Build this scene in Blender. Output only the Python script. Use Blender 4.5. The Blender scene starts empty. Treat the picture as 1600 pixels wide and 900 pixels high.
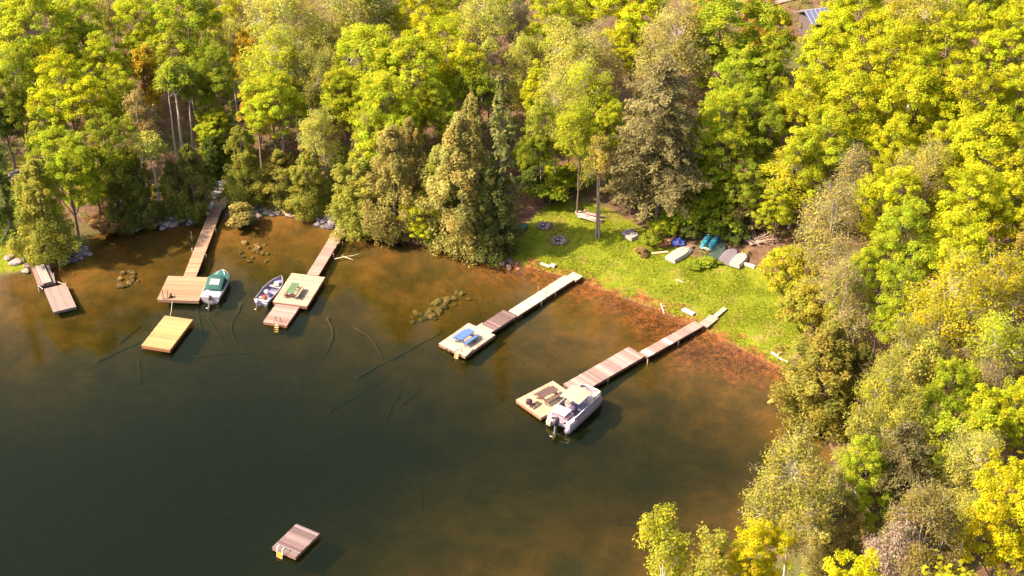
import bpy, math, random
import numpy as np
from mathutils import Vector, Matrix

random.seed(11)
rng = np.random.default_rng(11)
S = bpy.context.scene
C = S.collection
RAD = math.radians

# ------------------------------------------------------------------ camera
F_PX, PITCH, CAM_H = 2400.0, RAD(33.0), 80.0          # focal length in pixels of a 1600 px wide frame
CAM = Vector((0.0, -123.2, CAM_H))
cam_d = bpy.data.cameras.new('camera'); cam = bpy.data.objects.new('camera', cam_d); C.objects.link(cam)
cam.location = CAM; cam.rotation_euler = (math.pi/2 - PITCH, 0, 0)
cam_d.sensor_width = 36.0; cam_d.lens = 36.0*F_PX/1600.0
cam_d.clip_start = 1.0; cam_d.clip_end = 3000.0
S.camera = cam

# ------------------------------------------------------------------ light
SUN_EL, SUN_AZ = RAD(46.0), RAD(190.0)                 # azimuth of the sun measured from +X, anticlockwise
sun_dir = Vector((math.cos(SUN_EL)*math.cos(SUN_AZ), math.cos(SUN_EL)*math.sin(SUN_AZ), math.sin(SUN_EL)))
sd_ = bpy.data.lights.new('sun', 'SUN'); sun = bpy.data.objects.new('sun', sd_); C.objects.link(sun)
sd_.energy = 5.0; sd_.angle = RAD(0.53); sd_.color = (1.0, 0.81, 0.54)
sun.rotation_euler = sun_dir.to_track_quat('Z', 'Y').to_euler(); sun.location = (-60, -40, 90)
W = bpy.data.worlds.new('World'); S.world = W; W.use_nodes = True
wn = W.node_tree.nodes; wl = W.node_tree.links
bg = wn['Background']; sky = wn.new('ShaderNodeTexSky'); sky.sky_type = 'NISHITA'; sky.sun_disc = False
sky.sun_elevation = SUN_EL; sky.sun_rotation = math.atan2(sun_dir.x, sun_dir.y)
sky.dust_density = 4.0; sky.ozone_density = 0.3; sky.air_density = 0.75
wl.new(sky.outputs[0], bg.inputs[0]); bg.inputs[1].default_value = 0.15
S.view_settings.view_transform = 'Standard'; S.view_settings.look = 'None'
S.view_settings.exposure = 1.45; S.view_settings.gamma = 1.0
S.cycles.max_bounces = 8; S.cycles.diffuse_bounces = 5; S.cycles.transparent_max_bounces = 12

# ------------------------------------------------------------------ pixel <-> ground helpers
FWD = Vector((0, math.cos(PITCH), -math.sin(PITCH))); UP = Vector((0, math.sin(PITCH), math.cos(PITCH)))
def ray(px, py): return Vector((1,0,0))*(px-800.0) + UP*(450.0-py) + FWD*F_PX
def G(px, py, z=0.0):
    d = ray(px, py); t = (z - CAM.z)/d.z
    return CAM + d*t
def ppm(P): return F_PX/((Vector(P)-CAM).dot(FWD))     # pixels per metre at a point

# ------------------------------------------------------------------ terrain
def poly_sd(poly, X, Y):                                # signed distance, positive inside
    X = np.asarray(X, float); Y = np.asarray(Y, float)
    d2 = np.full(X.shape, 1e18); ins = np.zeros(X.shape, bool)
    n = len(poly)
    for i in range(n):
        ax, ay = poly[i]; bx, by = poly[(i+1) % n]
        ex, ey = bx-ax, by-ay
        t = np.clip(((X-ax)*ex+(Y-ay)*ey)/(ex*ex+ey*ey+1e-12), 0, 1)
        d2 = np.minimum(d2, (X-ax-t*ex)**2+(Y-ay-t*ey)**2)
        cond = ((ay > Y) != (by > Y))
        xx = ex*(Y-ay)/(ey if abs(ey) > 1e-12 else 1e-12)+ax
        ins ^= cond & (X < xx)
    return np.where(ins, 1, -1)*np.sqrt(d2)
def smooth(poly, it=2):
    for _ in range(it):
        q = []
        for i in range(len(poly)):
            a = poly[i]; b = poly[(i+1) % len(poly)]
            q += [(a[0]*.75+b[0]*.25, a[1]*.75+b[1]*.25), (a[0]*.25+b[0]*.75, a[1]*.25+b[1]*.75)]
        poly = q
    return poly
def pxpoly(pts, z=0.0): return [tuple(G(x, y, z)[:2]) for x, y in pts]

SHORE_PX = [(-260,470),(-120,452),(0,432),(30,425),(55,424),(80,420),(105,410),(140,404),(142,388),(134,366),(165,360),
    (205,361),(262,352),(300,345),(322,334),(344,322),(360,350),(392,350),(415,332),(450,336),(480,344),(520,352),
    (550,352),(585,366),(640,380),(700,392),(760,402),(800,412),(850,424),(905,437),(950,456),(1000,474),(1060,497),
    (1100,514),(1150,541),(1200,566),(1236,584),(1252,620),(1282,672),(1306,712),(1300,750),(1240,830),(1150,890),(1060,935),(980,1000),(930,1150)]
shore = pxpoly(SHORE_PX)
WATER = smooth(shore + [(20.0, -75.0), (-10.0,-200.0), (-400.0,-200.0), (-400.0, -6.0)], 2)
LAWN = smooth(pxpoly([(762,398),(800,380),(822,352),(850,322),(890,316),(960,330),(1010,368),(1045,384),(1090,402),(1150,412),(1200,430),
    (1240,470),(1262,520),(1240,575),(1195,562),(1150,537),(1100,510),(1060,493),(1000,470),(950,452),(905,433),(850,420),(800,408)], .4), 1)
LAWN2 = smooth(pxpoly([(-220,440),(-60,432),(0,422),(60,416),(84,402),(92,360),(70,300),(62,258),(30,250),(-10,285),(-80,310),(-220,330)], .4), 1)
MARSH = smooth(pxpoly([(735,404),(800,408),(850,418),(905,430),(950,448),(1000,466),(1060,488),(1100,505),(1150,530),(1200,556),(1244,580),
    (1246,592),(1205,598),(1150,590),(1100,580),(1060,572),(1020,548),(985,505),(940,480),(905,466),(860,444),(800,436),(740,426)]), 1)
ROAD = pxpoly([(1120,44),(1210,30),(1300,10),(1400,-6),(1520,-20),(1520,-40),(1400,-26),(1300,-14),(1210,4),(1120,22)], 3.0)

def vnoise(x, y, s, seed):
    r = np.random.default_rng(seed); T = r.random((128, 128))
    u = np.asarray(x, float)/s+57.3; v = np.asarray(y, float)/s+31.7
    i = np.floor(u).astype(int); j = np.floor(v).astype(int); fu = u-i; fv = v-j
    fu = fu*fu*(3-2*fu); fv = fv*fv*(3-2*fv)
    i0, i1, j0, j1 = i % 128, (i+1) % 128, j % 128, (j+1) % 128
    return (T[i0,j0]*(1-fu)+T[i1,j0]*fu)*(1-fv)+(T[i0,j1]*(1-fu)+T[i1,j1]*fu)*fv - .5

def height(X, Y):
    X = np.asarray(X, float); Y = np.asarray(Y, float)
    d = poly_sd(WATER, X, Y)                            # + in the lake
    l = np.maximum(-d, 0); w = np.maximum(d, 0)
    zl = .32*(1-np.exp(-l/1.1)) + .012*l + .07*np.maximum(l-9, 0)*np.clip(1-(l-60)/200, .3, 1) + .25*vnoise(X,Y,4,3)*np.clip((l-3)/6,0,1)
    side = np.maximum(1/(1+np.exp((X-2)/7.0)), .8/(1+np.exp((Y+19)/2.5)))                      # steeper bed on the left, gentle bay on the right
    side2 = 1/(1+np.exp((Y+19)/2.5))*1/(1+np.exp(-(X-2)/4))
    zw = -(.028*w + .06*side2*np.minimum(w,9) + .0015*w*w*(.6+.4*side)) - .10*(1-np.exp(-w/.5))
    zw = np.maximum(zw, -11) + (.25*vnoise(X,Y,2.2,5)+.10*vnoise(X,Y,.9,6))*np.clip(w/5, .05, 1)*.8
    return np.where(d > 0, zw, zl)
def h1(x, y): return float(height(np.array([x]), np.array([y]))[0])
def on_ground(px, py, lift=0.0):
    z = 0.0
    for _ in range(12):
        P = G(px, py, z+lift); z = .5*z+.5*h1(P.x, P.y)
    P.z = z
    return P

# ------------------------------------------------------------------ materials
def new_mat(name):
    m = bpy.data.materials.new(name); m.use_nodes = True
    nt = m.node_tree; nt.nodes.clear()
    return m, nt, nt.nodes, nt.links
def N(nt, t, **kw):
    n = nt.nodes.new(t)
    for k, v in kw.items():
        if k in n.bl_rna.properties.keys(): setattr(n, k, v)
        else: n.inputs[k].default_value = v
    return n
def noise_fac(nt, scale, detail=4, rough=.6, coord='Object', lo=.35, hi=.65, stretch=None):
    tc = N(nt, 'ShaderNodeTexCoord'); no = N(nt, 'ShaderNodeTexNoise'); no.inputs['Scale'].default_value = scale
    no.inputs['Detail'].default_value = detail; no.inputs['Roughness'].default_value = rough
    if stretch:
        mp = N(nt, 'ShaderNodeMapping'); mp.inputs['Scale'].default_value = stretch
        nt.links.new(tc.outputs[coord], mp.inputs[0]); nt.links.new(mp.outputs[0], no.inputs[0])
    else: nt.links.new(tc.outputs[coord], no.inputs[0])
    mr = N(nt, 'ShaderNodeMapRange'); mr.inputs[1].default_value = lo; mr.inputs[2].default_value = hi
    nt.links.new(no.outputs[0], mr.inputs[0])
    return mr.outputs[0]
def mixc(nt, fac, a, b, blend='MIX'):
    n = N(nt, 'ShaderNodeMix', data_type='RGBA', blend_type=blend)
    for s, v in ((n.inputs[0], fac), (n.inputs[6], a), (n.inputs[7], b)):
        if hasattr(v, 'is_linked'): nt.links.new(v, s)
        else: s.default_value = v if isinstance(v, (int, float)) else tuple(v)+(1,)*(4-len(v))
    return n.outputs[2]
def math_(nt, op, a, b=0.0):
    n = N(nt, 'ShaderNodeMath', operation=op)
    for s, v in ((n.inputs[0], a), (n.inputs[1], b)):
        if hasattr(v, 'is_linked'): nt.links.new(v, s)
        else: s.default_value = v
    return n.outputs[0]
def principled(nt, col, rough=.7, metal=0.0, spec=.3, bump=None, bstr=.3, bdist=.02):
    p = N(nt, 'ShaderNodeBsdfPrincipled'); o = N(nt, 'ShaderNodeOutputMaterial')
    p.inputs['Roughness'].default_value = rough; p.inputs['Metallic'].default_value = metal
    p.inputs['Specular IOR Level'].default_value = spec
    if hasattr(col, 'is_linked'): nt.links.new(col, p.inputs['Base Color'])
    else: p.inputs['Base Color'].default_value = tuple(col)+(1,)
    if bump is not None:
        b = N(nt, 'ShaderNodeBump'); b.inputs['Strength'].default_value = bstr; b.inputs['Distance'].default_value = bdist
        nt.links.new(bump, b.inputs['Height']); nt.links.new(b.outputs[0], p.inputs['Normal'])
    nt.links.new(p.outputs[0], o.inputs[0]); return p
def attr(nt, name):
    a = N(nt, 'ShaderNodeAttribute'); a.attribute_name = name; return a.outputs['Fac']

M = {}
def m_object(name, rough, metal=0.0, spec=.3, grain=None, amount=.25, bstr=.3, stretch=None):
    m, nt, n, l = new_mat(name); oi = N(nt, 'ShaderNodeObjectInfo'); col = oi.outputs['Color']
    f = None
    if grain:
        f = noise_fac(nt, grain, 5, .65, 'Object', .3, .7, stretch)
        lo = mixc(nt, 1.0, col, (1-amount*1.3,)*3, 'MULTIPLY'); hi = mixc(nt, 1.0, col, (1+amount*.8,)*3, 'MULTIPLY')
        col = mixc(nt, f, lo, hi)
    principled(nt, col, rough, metal, spec, f, bstr); M[name] = m
m_object('wood', .85, grain=6.0, amount=.22, stretch=(6, .8, 6))
m_object('bark', .95, grain=5.0, amount=.4, stretch=(3, 3, .7))
m_object('paint', .38, spec=.5, grain=3.0, amount=.07, bstr=.03)
m_object('metal', .42, metal=.55, grain=5.0, amount=.1, bstr=.05)
m_object('fabric', .85, grain=7.0, amount=.12, bstr=.2)
m_object('rock', .9, grain=3.5, amount=.45, bstr=.6)

def m_leaf():
    m, nt, n, l = new_mat('leaf'); oi = N(nt, 'ShaderNodeObjectInfo'); t = attr(nt, 'tint'); t2 = attr(nt, 'hue')
    v = math_(nt, 'MULTIPLY_ADD', t, .8); nt.nodes[-1].inputs[2].default_value = .58
    val = N(nt, 'ShaderNodeCombineXYZ')
    rr = math_(nt, 'MULTIPLY_ADD', t2, .30); nt.nodes[-1].inputs[2].default_value = .83
    l.new(math_(nt, 'MULTIPLY', v, rr), val.inputs[0]); l.new(v, val.inputs[1]); l.new(v, val.inputs[2])
    col = mixc(nt, 1.0, oi.outputs['Color'], val.outputs[0], 'MULTIPLY')
    d = N(nt, 'ShaderNodeBsdfDiffuse'); tr = N(nt, 'ShaderNodeBsdfTranslucent'); mx = N(nt, 'ShaderNodeMixShader')
    mx.inputs[0].default_value = .52; o = N(nt, 'ShaderNodeOutputMaterial')
    l.new(col, d.inputs[0]); l.new(mixc(nt, 1.0, col, (1.35, 1.32, .9), 'MULTIPLY'), tr.inputs[0])
    l.new(d.outputs[0], mx.inputs[1]); l.new(tr.outputs[0], mx.inputs[2]); l.new(mx.outputs[0], o.inputs[0]); M['leaf'] = m
m_leaf()

def m_ground():
    m, nt, n, l = new_mat('ground')
    litter = mixc(nt, noise_fac(nt, .9, 6, .7, 'Object', .35, .7), (.075,.045,.03), (.20,.115,.075))
    litter = mixc(nt, noise_fac(nt, .16, 3, .6, 'Object', .5, .68), litter, (.10,.115,.03))
    grass = mixc(nt, noise_fac(nt, 1.1, 6, .7, 'Object', .3, .72), (.105,.145,.009), (.215,.225,.016))
    grass = mixc(nt, noise_fac(nt, .33, 5, .65, 'Object', .52, .72), grass, (.26,.18,.06))
    nz = noise_fac(nt, .7, 5, .65, 'Object', 0, 1)
    g = math_(nt, 'ADD', attr(nt, 'grass'), math_(nt, 'MULTIPLY', math_(nt, 'SUBTRACT', nz, .5), 1.1))
    mr = N(nt, 'ShaderNodeMapRange'); mr.inputs[1].default_value = .42; mr.inputs[2].default_value = .6; l.new(g, mr.inputs[0])
    col = mixc(nt, mr.outputs[0], litter, grass)
    marsh = mixc(nt, noise_fac(nt, 1.6, 6, .7, 'Object', .35, .65), (.11,.038,.017), (.31,.115,.045))
    ms = math_(nt, 'ADD', attr(nt, 'marsh'), math_(nt, 'MULTIPLY', math_(nt, 'SUBTRACT', nz, .5), 1.2))
    mr2 = N(nt, 'ShaderNodeMapRange'); mr2.inputs[1].default_value = .4; mr2.inputs[2].default_value = .62; l.new(ms, mr2.inputs[0])
    col = mixc(nt, mr2.outputs[0], col, marsh)
    principled(nt, col, .95, 0, .1, noise_fac(nt, 2.5, 6, .7), .6, .12); M['ground'] = m
m_ground()
def m_bed():
    m, nt, n, l = new_mat('lakebed')
    c = mixc(nt, noise_fac(nt, .35, 5, .6, 'Object', .36, .62), (.115,.060,.017), (.215,.098,.026))
    c = mixc(nt, noise_fac(nt, .10, 5, .62, 'Object', .50, .66), c, (.085,.055,.02))
    c = mixc(nt, noise_fac(nt, 1.3, 6, .7, 'Object', .55, .78), c, (.085,.058,.02))
    c = mixc(nt, noise_fac(nt, .8, 5, .7, 'Object', .63, .74, stretch=(.5,1.4,1)), c, (.05,.04,.015))
    nz = noise_fac(nt, .45, 6, .7, 'Object', 0, 1)
    ms = math_(nt, 'ADD', attr(nt, 'marsh'), math_(nt, 'MULTIPLY', math_(nt, 'SUBTRACT', nz, .5), 1.6))
    mr2 = N(nt, 'ShaderNodeMapRange'); mr2.inputs[1].default_value = .35; mr2.inputs[2].default_value = .7; l.new(ms, mr2.inputs[0])
    marsh = mixc(nt, noise_fac(nt, 1.5, 6, .7, 'Object', .4, .62), (.10,.042,.017), (.32,.11,.036))
    c = mixc(nt, mr2.outputs[0], c, marsh)
    principled(nt, c, .95, 0, .1, noise_fac(nt, 1.2, 6, .7), .5, .15); M['bed'] = m
m_bed()
def m_water():
    m, nt, n, l = new_mat('lake_water')
    fr = N(nt, 'ShaderNodeFresnel'); fr.inputs[0].default_value = 1.33
    t = N(nt, 'ShaderNodeBsdfTransparent'); g = N(nt, 'ShaderNodeBsdfGlossy'); g.inputs['Roughness'].default_value = .08; g.inputs['Color'].default_value = (.86,.88,.58,1)  # gloss colour tinted yellowish to take blue out of the sky reflection
    d = N(nt, 'ShaderNodeBsdfDiffuse'); d.inputs[0].default_value = (.034,.055,.016,1)   # suspended algae
    m1 = N(nt, 'ShaderNodeMixShader'); m1.inputs[0].default_value = .06
    mx = N(nt, 'ShaderNodeMixShader'); o = N(nt, 'ShaderNodeOutputMaterial')
    b = N(nt, 'ShaderNodeBump'); b.inputs['Strength'].default_value = .12; b.inputs['Distance'].default_value = .05
    tc = N(nt, 'ShaderNodeTexCoord'); no = N(nt, 'ShaderNodeTexNoise'); no.inputs['Scale'].default_value = 1.6; no.inputs['Detail'].default_value = 3
    l.new(tc.outputs['Object'], no.inputs[0]); l.new(no.outputs[0], b.inputs['Height'])
    l.new(b.outputs[0], g.inputs['Normal']); l.new(b.outputs[0], fr.inputs['Normal'])
    l.new(t.outputs[0], m1.inputs[1]); l.new(d.outputs[0], m1.inputs[2])
    l.new(fr.outputs[0], mx.inputs[0]); l.new(m1.outputs[0], mx.inputs[1]); l.new(g.outputs[0], mx.inputs[2])
    l.new(mx.outputs[0], o.inputs['Surface'])
    va = N(nt, 'ShaderNodeVolumeAbsorption'); va.inputs['Color'].default_value = (.36,.44,.10,1); va.inputs['Density'].default_value = 1.12
    l.new(va.outputs[0], o.inputs['Volume']); M['water'] = m
m_water()
def m_plant(name, a, b, sc):
    m, nt, n, l = new_mat(name); c = mixc(nt, noise_fac(nt, sc, 5, .7, 'Object', .35, .65), a, b)
    if name == 'grass_blade': c = mixc(nt, noise_fac(nt, .22, 4, .65, 'Object', .56, .74), c, (.25,.18,.06))
    d = N(nt, 'ShaderNodeBsdfDiffuse'); o = N(nt, 'ShaderNodeOutputMaterial'); l.new(c, d.inputs[0]); l.new(d.outputs[0], o.inputs[0]); M[name] = m
m_plant('grass_blade', (.105,.145,.009), (.215,.225,.016), .45)
m_plant('dry_grass', (.19,.19,.03), (.33,.27,.07), .5)
m_plant('reed', (.12,.043,.02), (.33,.125,.05), .5)

# ------------------------------------------------------------------ object helpers
def link(name, me, parent=None, mat=None, color=None, loc=None, rot=None):
    o = bpy.data.objects.new(name, me); C.objects.link(o)
    if parent is not None: o.parent = parent
    if mat and me is not None and not me.materials: me.materials.append(M[mat])
    if color: o.color = tuple(color)+(1,)
    if loc is not None: o.location = loc
    if rot is not None: o.rotation_euler = rot
    return o
def tag(o, label=None, cat=None, group=None, kind=None):
    if label: o['label'] = label
    if cat: o['category'] = cat
    if group: o['group'] = group
    if kind: o['kind'] = kind
    return o
def thing(name, label, cat, loc=(0,0,0), rz=0.0, group=None, rot=None):
    o = bpy.data.objects.new(name, None); C.objects.link(o); o.location = loc
    o.rotation_euler = rot if rot is not None else (0,0,rz); o.empty_display_size = .3
    return tag(o, label, cat, group)
class MB:
    def __init__(s): s.v = []; s.f = []
    def add(s, vs, fs):
        k = len(s.v); s.v += [tuple(v) for v in vs]; s.f += [tuple(i+k for i in f) for f in fs]; return s
    def box(s, c, d, rot=None, taper=1.0):
        vs = []
        for sz in (-1,1):
            for sx, sy in ((-1,-1),(1,-1),(1,1),(-1,1)):
                k = taper if sz > 0 else 1.0
                v = Vector((sx*d[0]/2*k, sy*d[1]/2*k, sz*d[2]/2))
                if rot is not None: v = rot @ v
                vs.append(v+Vector(c))
        return s.add(vs, [(0,3,2,1),(4,5,6,7),(0,1,5,4),(1,2,6,5),(2,3,7,6),(3,0,4,7)])
    def tube(s, pts, r, n=6, cap=True):
        pts = [Vector(p) for p in pts]; rs = r if isinstance(r, (list, tuple)) else [r]*len(pts)
        vs = []; fs = []
        for i, p in enumerate(pts):
            d = (pts[min(i+1, len(pts)-1)]-pts[max(i-1, 0)])
            d = d.normalized() if d.length > 1e-9 else Vector((0,0,1))
            u = d.orthogonal().normalized() if i == 0 else (u - d*u.dot(d)).normalized()
            w = d.cross(u)
            for k in range(n):
                a = 2*math.pi*k/n; vs.append(p+(u*math.cos(a)+w*math.sin(a))*rs[i])
        for i in range(len(pts)-1):
            for k in range(n): fs.append((i*n+k, i*n+(k+1)%n, (i+1)*n+(k+1)%n, (i+1)*n+k))
        if cap: fs += [tuple(range(n-1,-1,-1)), tuple((len(pts)-1)*n+k for k in range(n))]
        return s.add(vs, fs)
    def lathe(s, prof, c=(0,0,0), n=10, axis='z'):
        vs = []; fs = []
        for r, z in prof:
            for k in range(n):
                a = 2*math.pi*k/n; p = (r*math.cos(a), r*math.sin(a), z)
                if axis == 'x': p = (z, p[0], p[1])
                vs.append(Vector(p)+Vector(c))
        m = len(prof)
        for i in range(m-1):
            for k in range(n): fs.append((i*n+k, i*n+(k+1)%n, (i+1)*n+(k+1)%n, (i+1)*n+k))
        fs += [tuple(range(n-1,-1,-1)), tuple((m-1)*n+k for k in range(n))]
        return s.add(vs, fs)
    def grid(s, P):                                     # P[i][j] points
        n, m = len(P), len(P[0]); vs = [p for row in P for p in row]
        return s.add(vs, [(i*m+j, (i+1)*m+j, (i+1)*m+j+1, i*m+j+1) for i in range(n-1) for j in range(m-1)])
    def mesh(s, name, mat=None, smooth=False):
        me = bpy.data.meshes.new(name); me.from_pydata(s.v, [], s.f); me.update()
        if smooth: me.polygons.foreach_set('use_smooth', [True]*len(me.polygons))
        if mat: me.materials.append(M[mat])
        return me
    def build(s, name, mat, color, parent=None, smooth=False, loc=None, rot=None):
        return link(name, s.mesh(name, mat, smooth), parent, None, color, loc, rot)
def np_mesh(name, V, Fq, mat, attrs=None, smooth=False):
    me = bpy.data.meshes.new(name); k = Fq.shape[1]
    me.vertices.add(len(V)); me.vertices.foreach_set('co', np.ascontiguousarray(V, np.float32).ravel())
    me.loops.add(Fq.size); me.loops.foreach_set('vertex_index', np.ascontiguousarray(Fq, np.int32).ravel())
    me.polygons.add(len(Fq)); me.polygons.foreach_set('loop_start', np.arange(0, Fq.size, k, dtype=np.int32))
    if smooth: me.polygons.foreach_set('use_smooth', np.ones(len(Fq), bool))
    for nm, (dom, arr) in (attrs or {}).items():
        a = me.attributes.new(nm, 'FLOAT', dom); a.data.foreach_set('value', np.ascontiguousarray(arr, np.float32))
    me.update(calc_edges=True)
    if mat: me.materials.append(M[mat])
    return me
def jit(c, k=.1):
    v = 1+random.uniform(-k, k); return tuple(max(0, x*v*(1+random.uniform(-k*.25, k*.25))) for x in c)

# ------------------------------------------------------------------ ground, lakebed, water, road
def make_terrain():
    xs = np.concatenate([np.arange(-260,-62,6.0), np.arange(-62,62,.45), np.arange(62,261,6.0)])
    ys = np.concatenate([np.arange(-112,-52,2.0), np.arange(-52,40,.45), np.arange(40,110,1.5), np.arange(110,420,8.0)])
    X, Y = np.meshgrid(xs, ys, indexing='ij'); Z = height(X, Y)
    nx, ny = X.shape
    d = poly_sd(WATER, X, Y)
    gr = np.maximum(np.clip(.5+poly_sd(LAWN,X,Y)/2.4,0,1), np.clip(.5+poly_sd(LAWN2,X,Y)/2.4,0,.75))
    ma = np.clip(.5+poly_sd(MARSH,X,Y)/9.0,0,1)
    V = np.stack([X.ravel(), Y.ravel(), Z.ravel()], 1)
    I, J = np.meshgrid(np.arange(nx-1), np.arange(ny-1), indexing='ij')
    q = np.stack([I*ny+J, (I+1)*ny+J, (I+1)*ny+J+1, I*ny+J+1], -1).reshape(-1,4)
    wet = (d.ravel()[q] > 0).all(1)
    for nm, sel, mt in (('ground', ~wet, 'ground'), ('lakebed', wet, 'bed')):
        qq = q[sel]; used = np.unique(qq); mp = np.zeros(len(V), int); mp[used] = np.arange(len(used))
        me = np_mesh(nm, V[used], mp[qq], mt, {'grass': ('POINT', gr.ravel()[used]), 'marsh': ('POINT', ma.ravel()[used])}, True)
        tag(link(nm, me), kind='structure')
make_terrain()
wb = MB(); wb.box((0,100,-8.0), (700,700,16.0))
tag(wb.build('water', 'water', (1,1,1)), kind='structure')
rb = MB()
m_, nt_, _, _ = new_mat('road'); principled(nt_, mixc(nt_, noise_fac(nt_, .8, 6, .7), (.16,.10,.085), (.36,.26,.24)), .95); M['road'] = m_
def make_road():
    left = ROAD[:5]; right = ROAD[9:4:-1]; P = []
    for (ax, ay), (bx, by) in zip(left, right):
        P.append([(ax+(bx-ax)*t, ay+(by-ay)*t) for t in np.linspace(0,1,7)])
    rows = []
    for i in range(len(P)-1):
        for s in np.linspace(0, 1, 14, endpoint=(i == len(P)-2)):
            rows.append([(P[i][j][0]*(1-s)+P[i+1][j][0]*s, P[i][j][1]*(1-s)+P[i+1][j][1]*s) for j in range(7)])
    A = np.array(rows); Z = height(A[...,0], A[...,1])+.16
    rb.grid([[(A[i,j,0], A[i,j,1], Z[i,j]) for j in range(7)] for i in range(len(A))])
    tag(rb.build('road', 'road', (1,1,1), smooth=True), kind='structure')
make_road()

# ------------------------------------------------------------------ docks and rafts
PLANK = {}
WK_ = .76                                                # brightness scale of all deck boards, held down against overexposure
def plank_mesh(w, L, t):
    k = (round(w,3), round(L,2), t)
    if k not in PLANK:
        b = MB(); c = .006
        b.add([(-w/2,-L/2,-t),(w/2,-L/2,-t),(w/2,L/2,-t),(-w/2,L/2,-t),(-w/2,-L/2,-c),(w/2,-L/2,-c),(w/2,L/2,-c),(-w/2,L/2,-c),
               (-w/2+c,-L/2+c,0),(w/2-c,-L/2+c,0),(w/2-c,L/2-c,0),(-w/2+c,L/2-c,0)],
              [(0,3,2,1),(0,1,5,4),(1,2,6,5),(2,3,7,6),(3,0,4,7),(4,5,9,8),(5,6,10,9),(6,7,11,10),(7,4,8,11),(8,9,10,11)])
        PLANK[k] = b.mesh('plank', 'wood')
    return PLANK[k]
def rect(c, z):
    P = [G(x, y, z) for x, y in c]; ctr = sum(P, Vector())/4
    a = (P[1]-P[0]+P[2]-P[3])/2; b = (P[3]-P[0]+P[2]-P[1])/2
    aa = math.atan2(a.y, a.x); bb = math.atan2(b.y, b.x)
    s = 1 if a.x*b.y-a.y*b.x > 0 else -1
    dlt = ((bb - s*math.pi/2 - aa + math.pi) % (2*math.pi)) - math.pi
    return ctr, a.length, b.length, aa+dlt/2
def section(root, c, z, col, pw=.15, jt=.12, th=.26, frame_col=None, special=None, floats=True, slope=0.0, gaps=0):
    ctr, La, Lb, rz = rect(c, z); fc = frame_col or tuple(x*.75 for x in col)
    o0 = root.location
    R = Matrix.Rotation(rz, 3, 'Z') @ Matrix.Rotation(-slope, 3, 'Y')
    loc = Vector((ctr.x, ctr.y, z))-o0
    n = max(3, round(La/pw)); w = La/n; me = plank_mesh(w-.022, Lb+.05, .038)
    slow = 1.0
    for i in range(n):
        if random.random() < .45: slow = 1+random.uniform(-1.3,1.0)*jt
        col_i = special[i] if special and i in special else jit(tuple(v*slow for v in col), jt*.8)
        p = R @ Vector((-La/2+(i+.5)*w, random.uniform(-.012,.012), random.uniform(-.004,.004)))
        link('plank', me, root, None, tuple(v*WK_ for v in col_i), loc+p, R.to_euler())
    fr = MB()
    for sy in (-1, 1): fr.box((0, sy*(Lb/2-.03), -.04-th/2), (La, .05, th))
    for sx in (-1, 1): fr.box((sx*(La/2-.03), 0, -.042-th/2), (.05, Lb-.115, th-.004))
    for sy in (-.33, 0, .33): fr.box((0, sy*Lb, -.045-th*.35), (La-.13, .05, th*.7))
    fr.build('frame', 'wood', tuple(v*.5 for v in fc), root, loc=loc, rot=R.to_euler())  # frame colour halved: shade of the deck sides put into the wood tone
    if floats:
        for sx in (-.32, .32):
            fl = MB(); dz = max(.16, z-th+.12); fl.box((sx*La, 0, -.045-th-dz/2+.12), (min(.9, La*.28), Lb*.72, dz))
            fl.build('float', 'paint', (.05,.05,.055), root, loc=loc, rot=R.to_euler())
    return ctr, La, Lb, rz
def dock(name, label, cat, at, group=None):
    P = G(*at, 0); return thing(name, label, cat, (P.x, P.y, 0), 0, group)
def post(root, px, py, z0, z1, r=.05, col=(.4,.33,.27)):
    P = G(px, py, .4)-root.location; b = MB(); b.tube([(0,0,z0),(0,0,z1)], r, 7); b.build('post', 'wood', col, root, loc=(P.x, P.y, 0))
def ladder(root, P, rz, w=.42, up=.7, down=-.7, lean=0.0, col=(.5,.5,.5), step=(.5,.5,.5), hook=.3, n=4, mat='metal'):
    R = Matrix.Rotation(rz, 3, 'Z'); b = MB()
    for s in (-1, 1):
        y = s*w/2; pts = [(-hook*1.2, y, .03),(-hook, y, up*.85),(-hook*.5, y, up),(0, y, up*.9),(.05+lean*.3, y, 0),(.05+lean, y, down)]
        b.tube(pts, .03, 6)
    o = b.build('ladder', mat, col, root, smooth=True, loc=Vector(P)-root.location, rot=(0,0,rz))
    for i in range(n):
        t = (i+.3)/n; r = MB(); r.box((.05+lean*t, 0, down*t), (.14, w, .035)); r.build('rung', 'paint', step, o)
    return o

OLD = (.25,.18,.15); FRESH = (.42,.255,.155); WHITE = (.41,.345,.29); YEL = (.50,.345,.15)

# far-left dock: lower deck, upper deck and the pale ramp on it
d0 = dock('dock', 'small grey weathered dock with a ramp by the grassy left shore', 'dock', (85,450))
section(d0, [(66.7,451.3),(102,444),(120.7,478.7),(85.3,486.7)], .38, (.32,.24,.22), .15, .12)
section(d0, [(47.3,418),(73,413),(90,441),(61,446)], .62, (.27,.18,.17), .16, .14)
section(d0, [(54,415),(67,413.5),(82,438.5),(68,443)], .86, (.38,.31,.285), .16, .08, .14, floats=False, slope=.03)
post(d0, 86, 440, -.9, 1.35, .04, (.5,.42,.36)); post(d0, 60, 449, -.9, .95, .04, (.5,.42,.36)); post(d0, 103, 447, -.9, .8, .04, (.5,.42,.36))
P = G(75,449,.5)-d0.location; Q = G(62,447,.62)-d0.location
for a, b_ in (((60,446),(67,452)), ((90,440),(102,445))):
    p, q = G(*a, .72)-d0.location, G(*b_, .5)-d0.location
    MB().tube([(p.x,p.y,.72),(q.x,q.y,.5)], .035, 6).build('side_rail', 'wood', (.5,.42,.36), d0)

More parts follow.
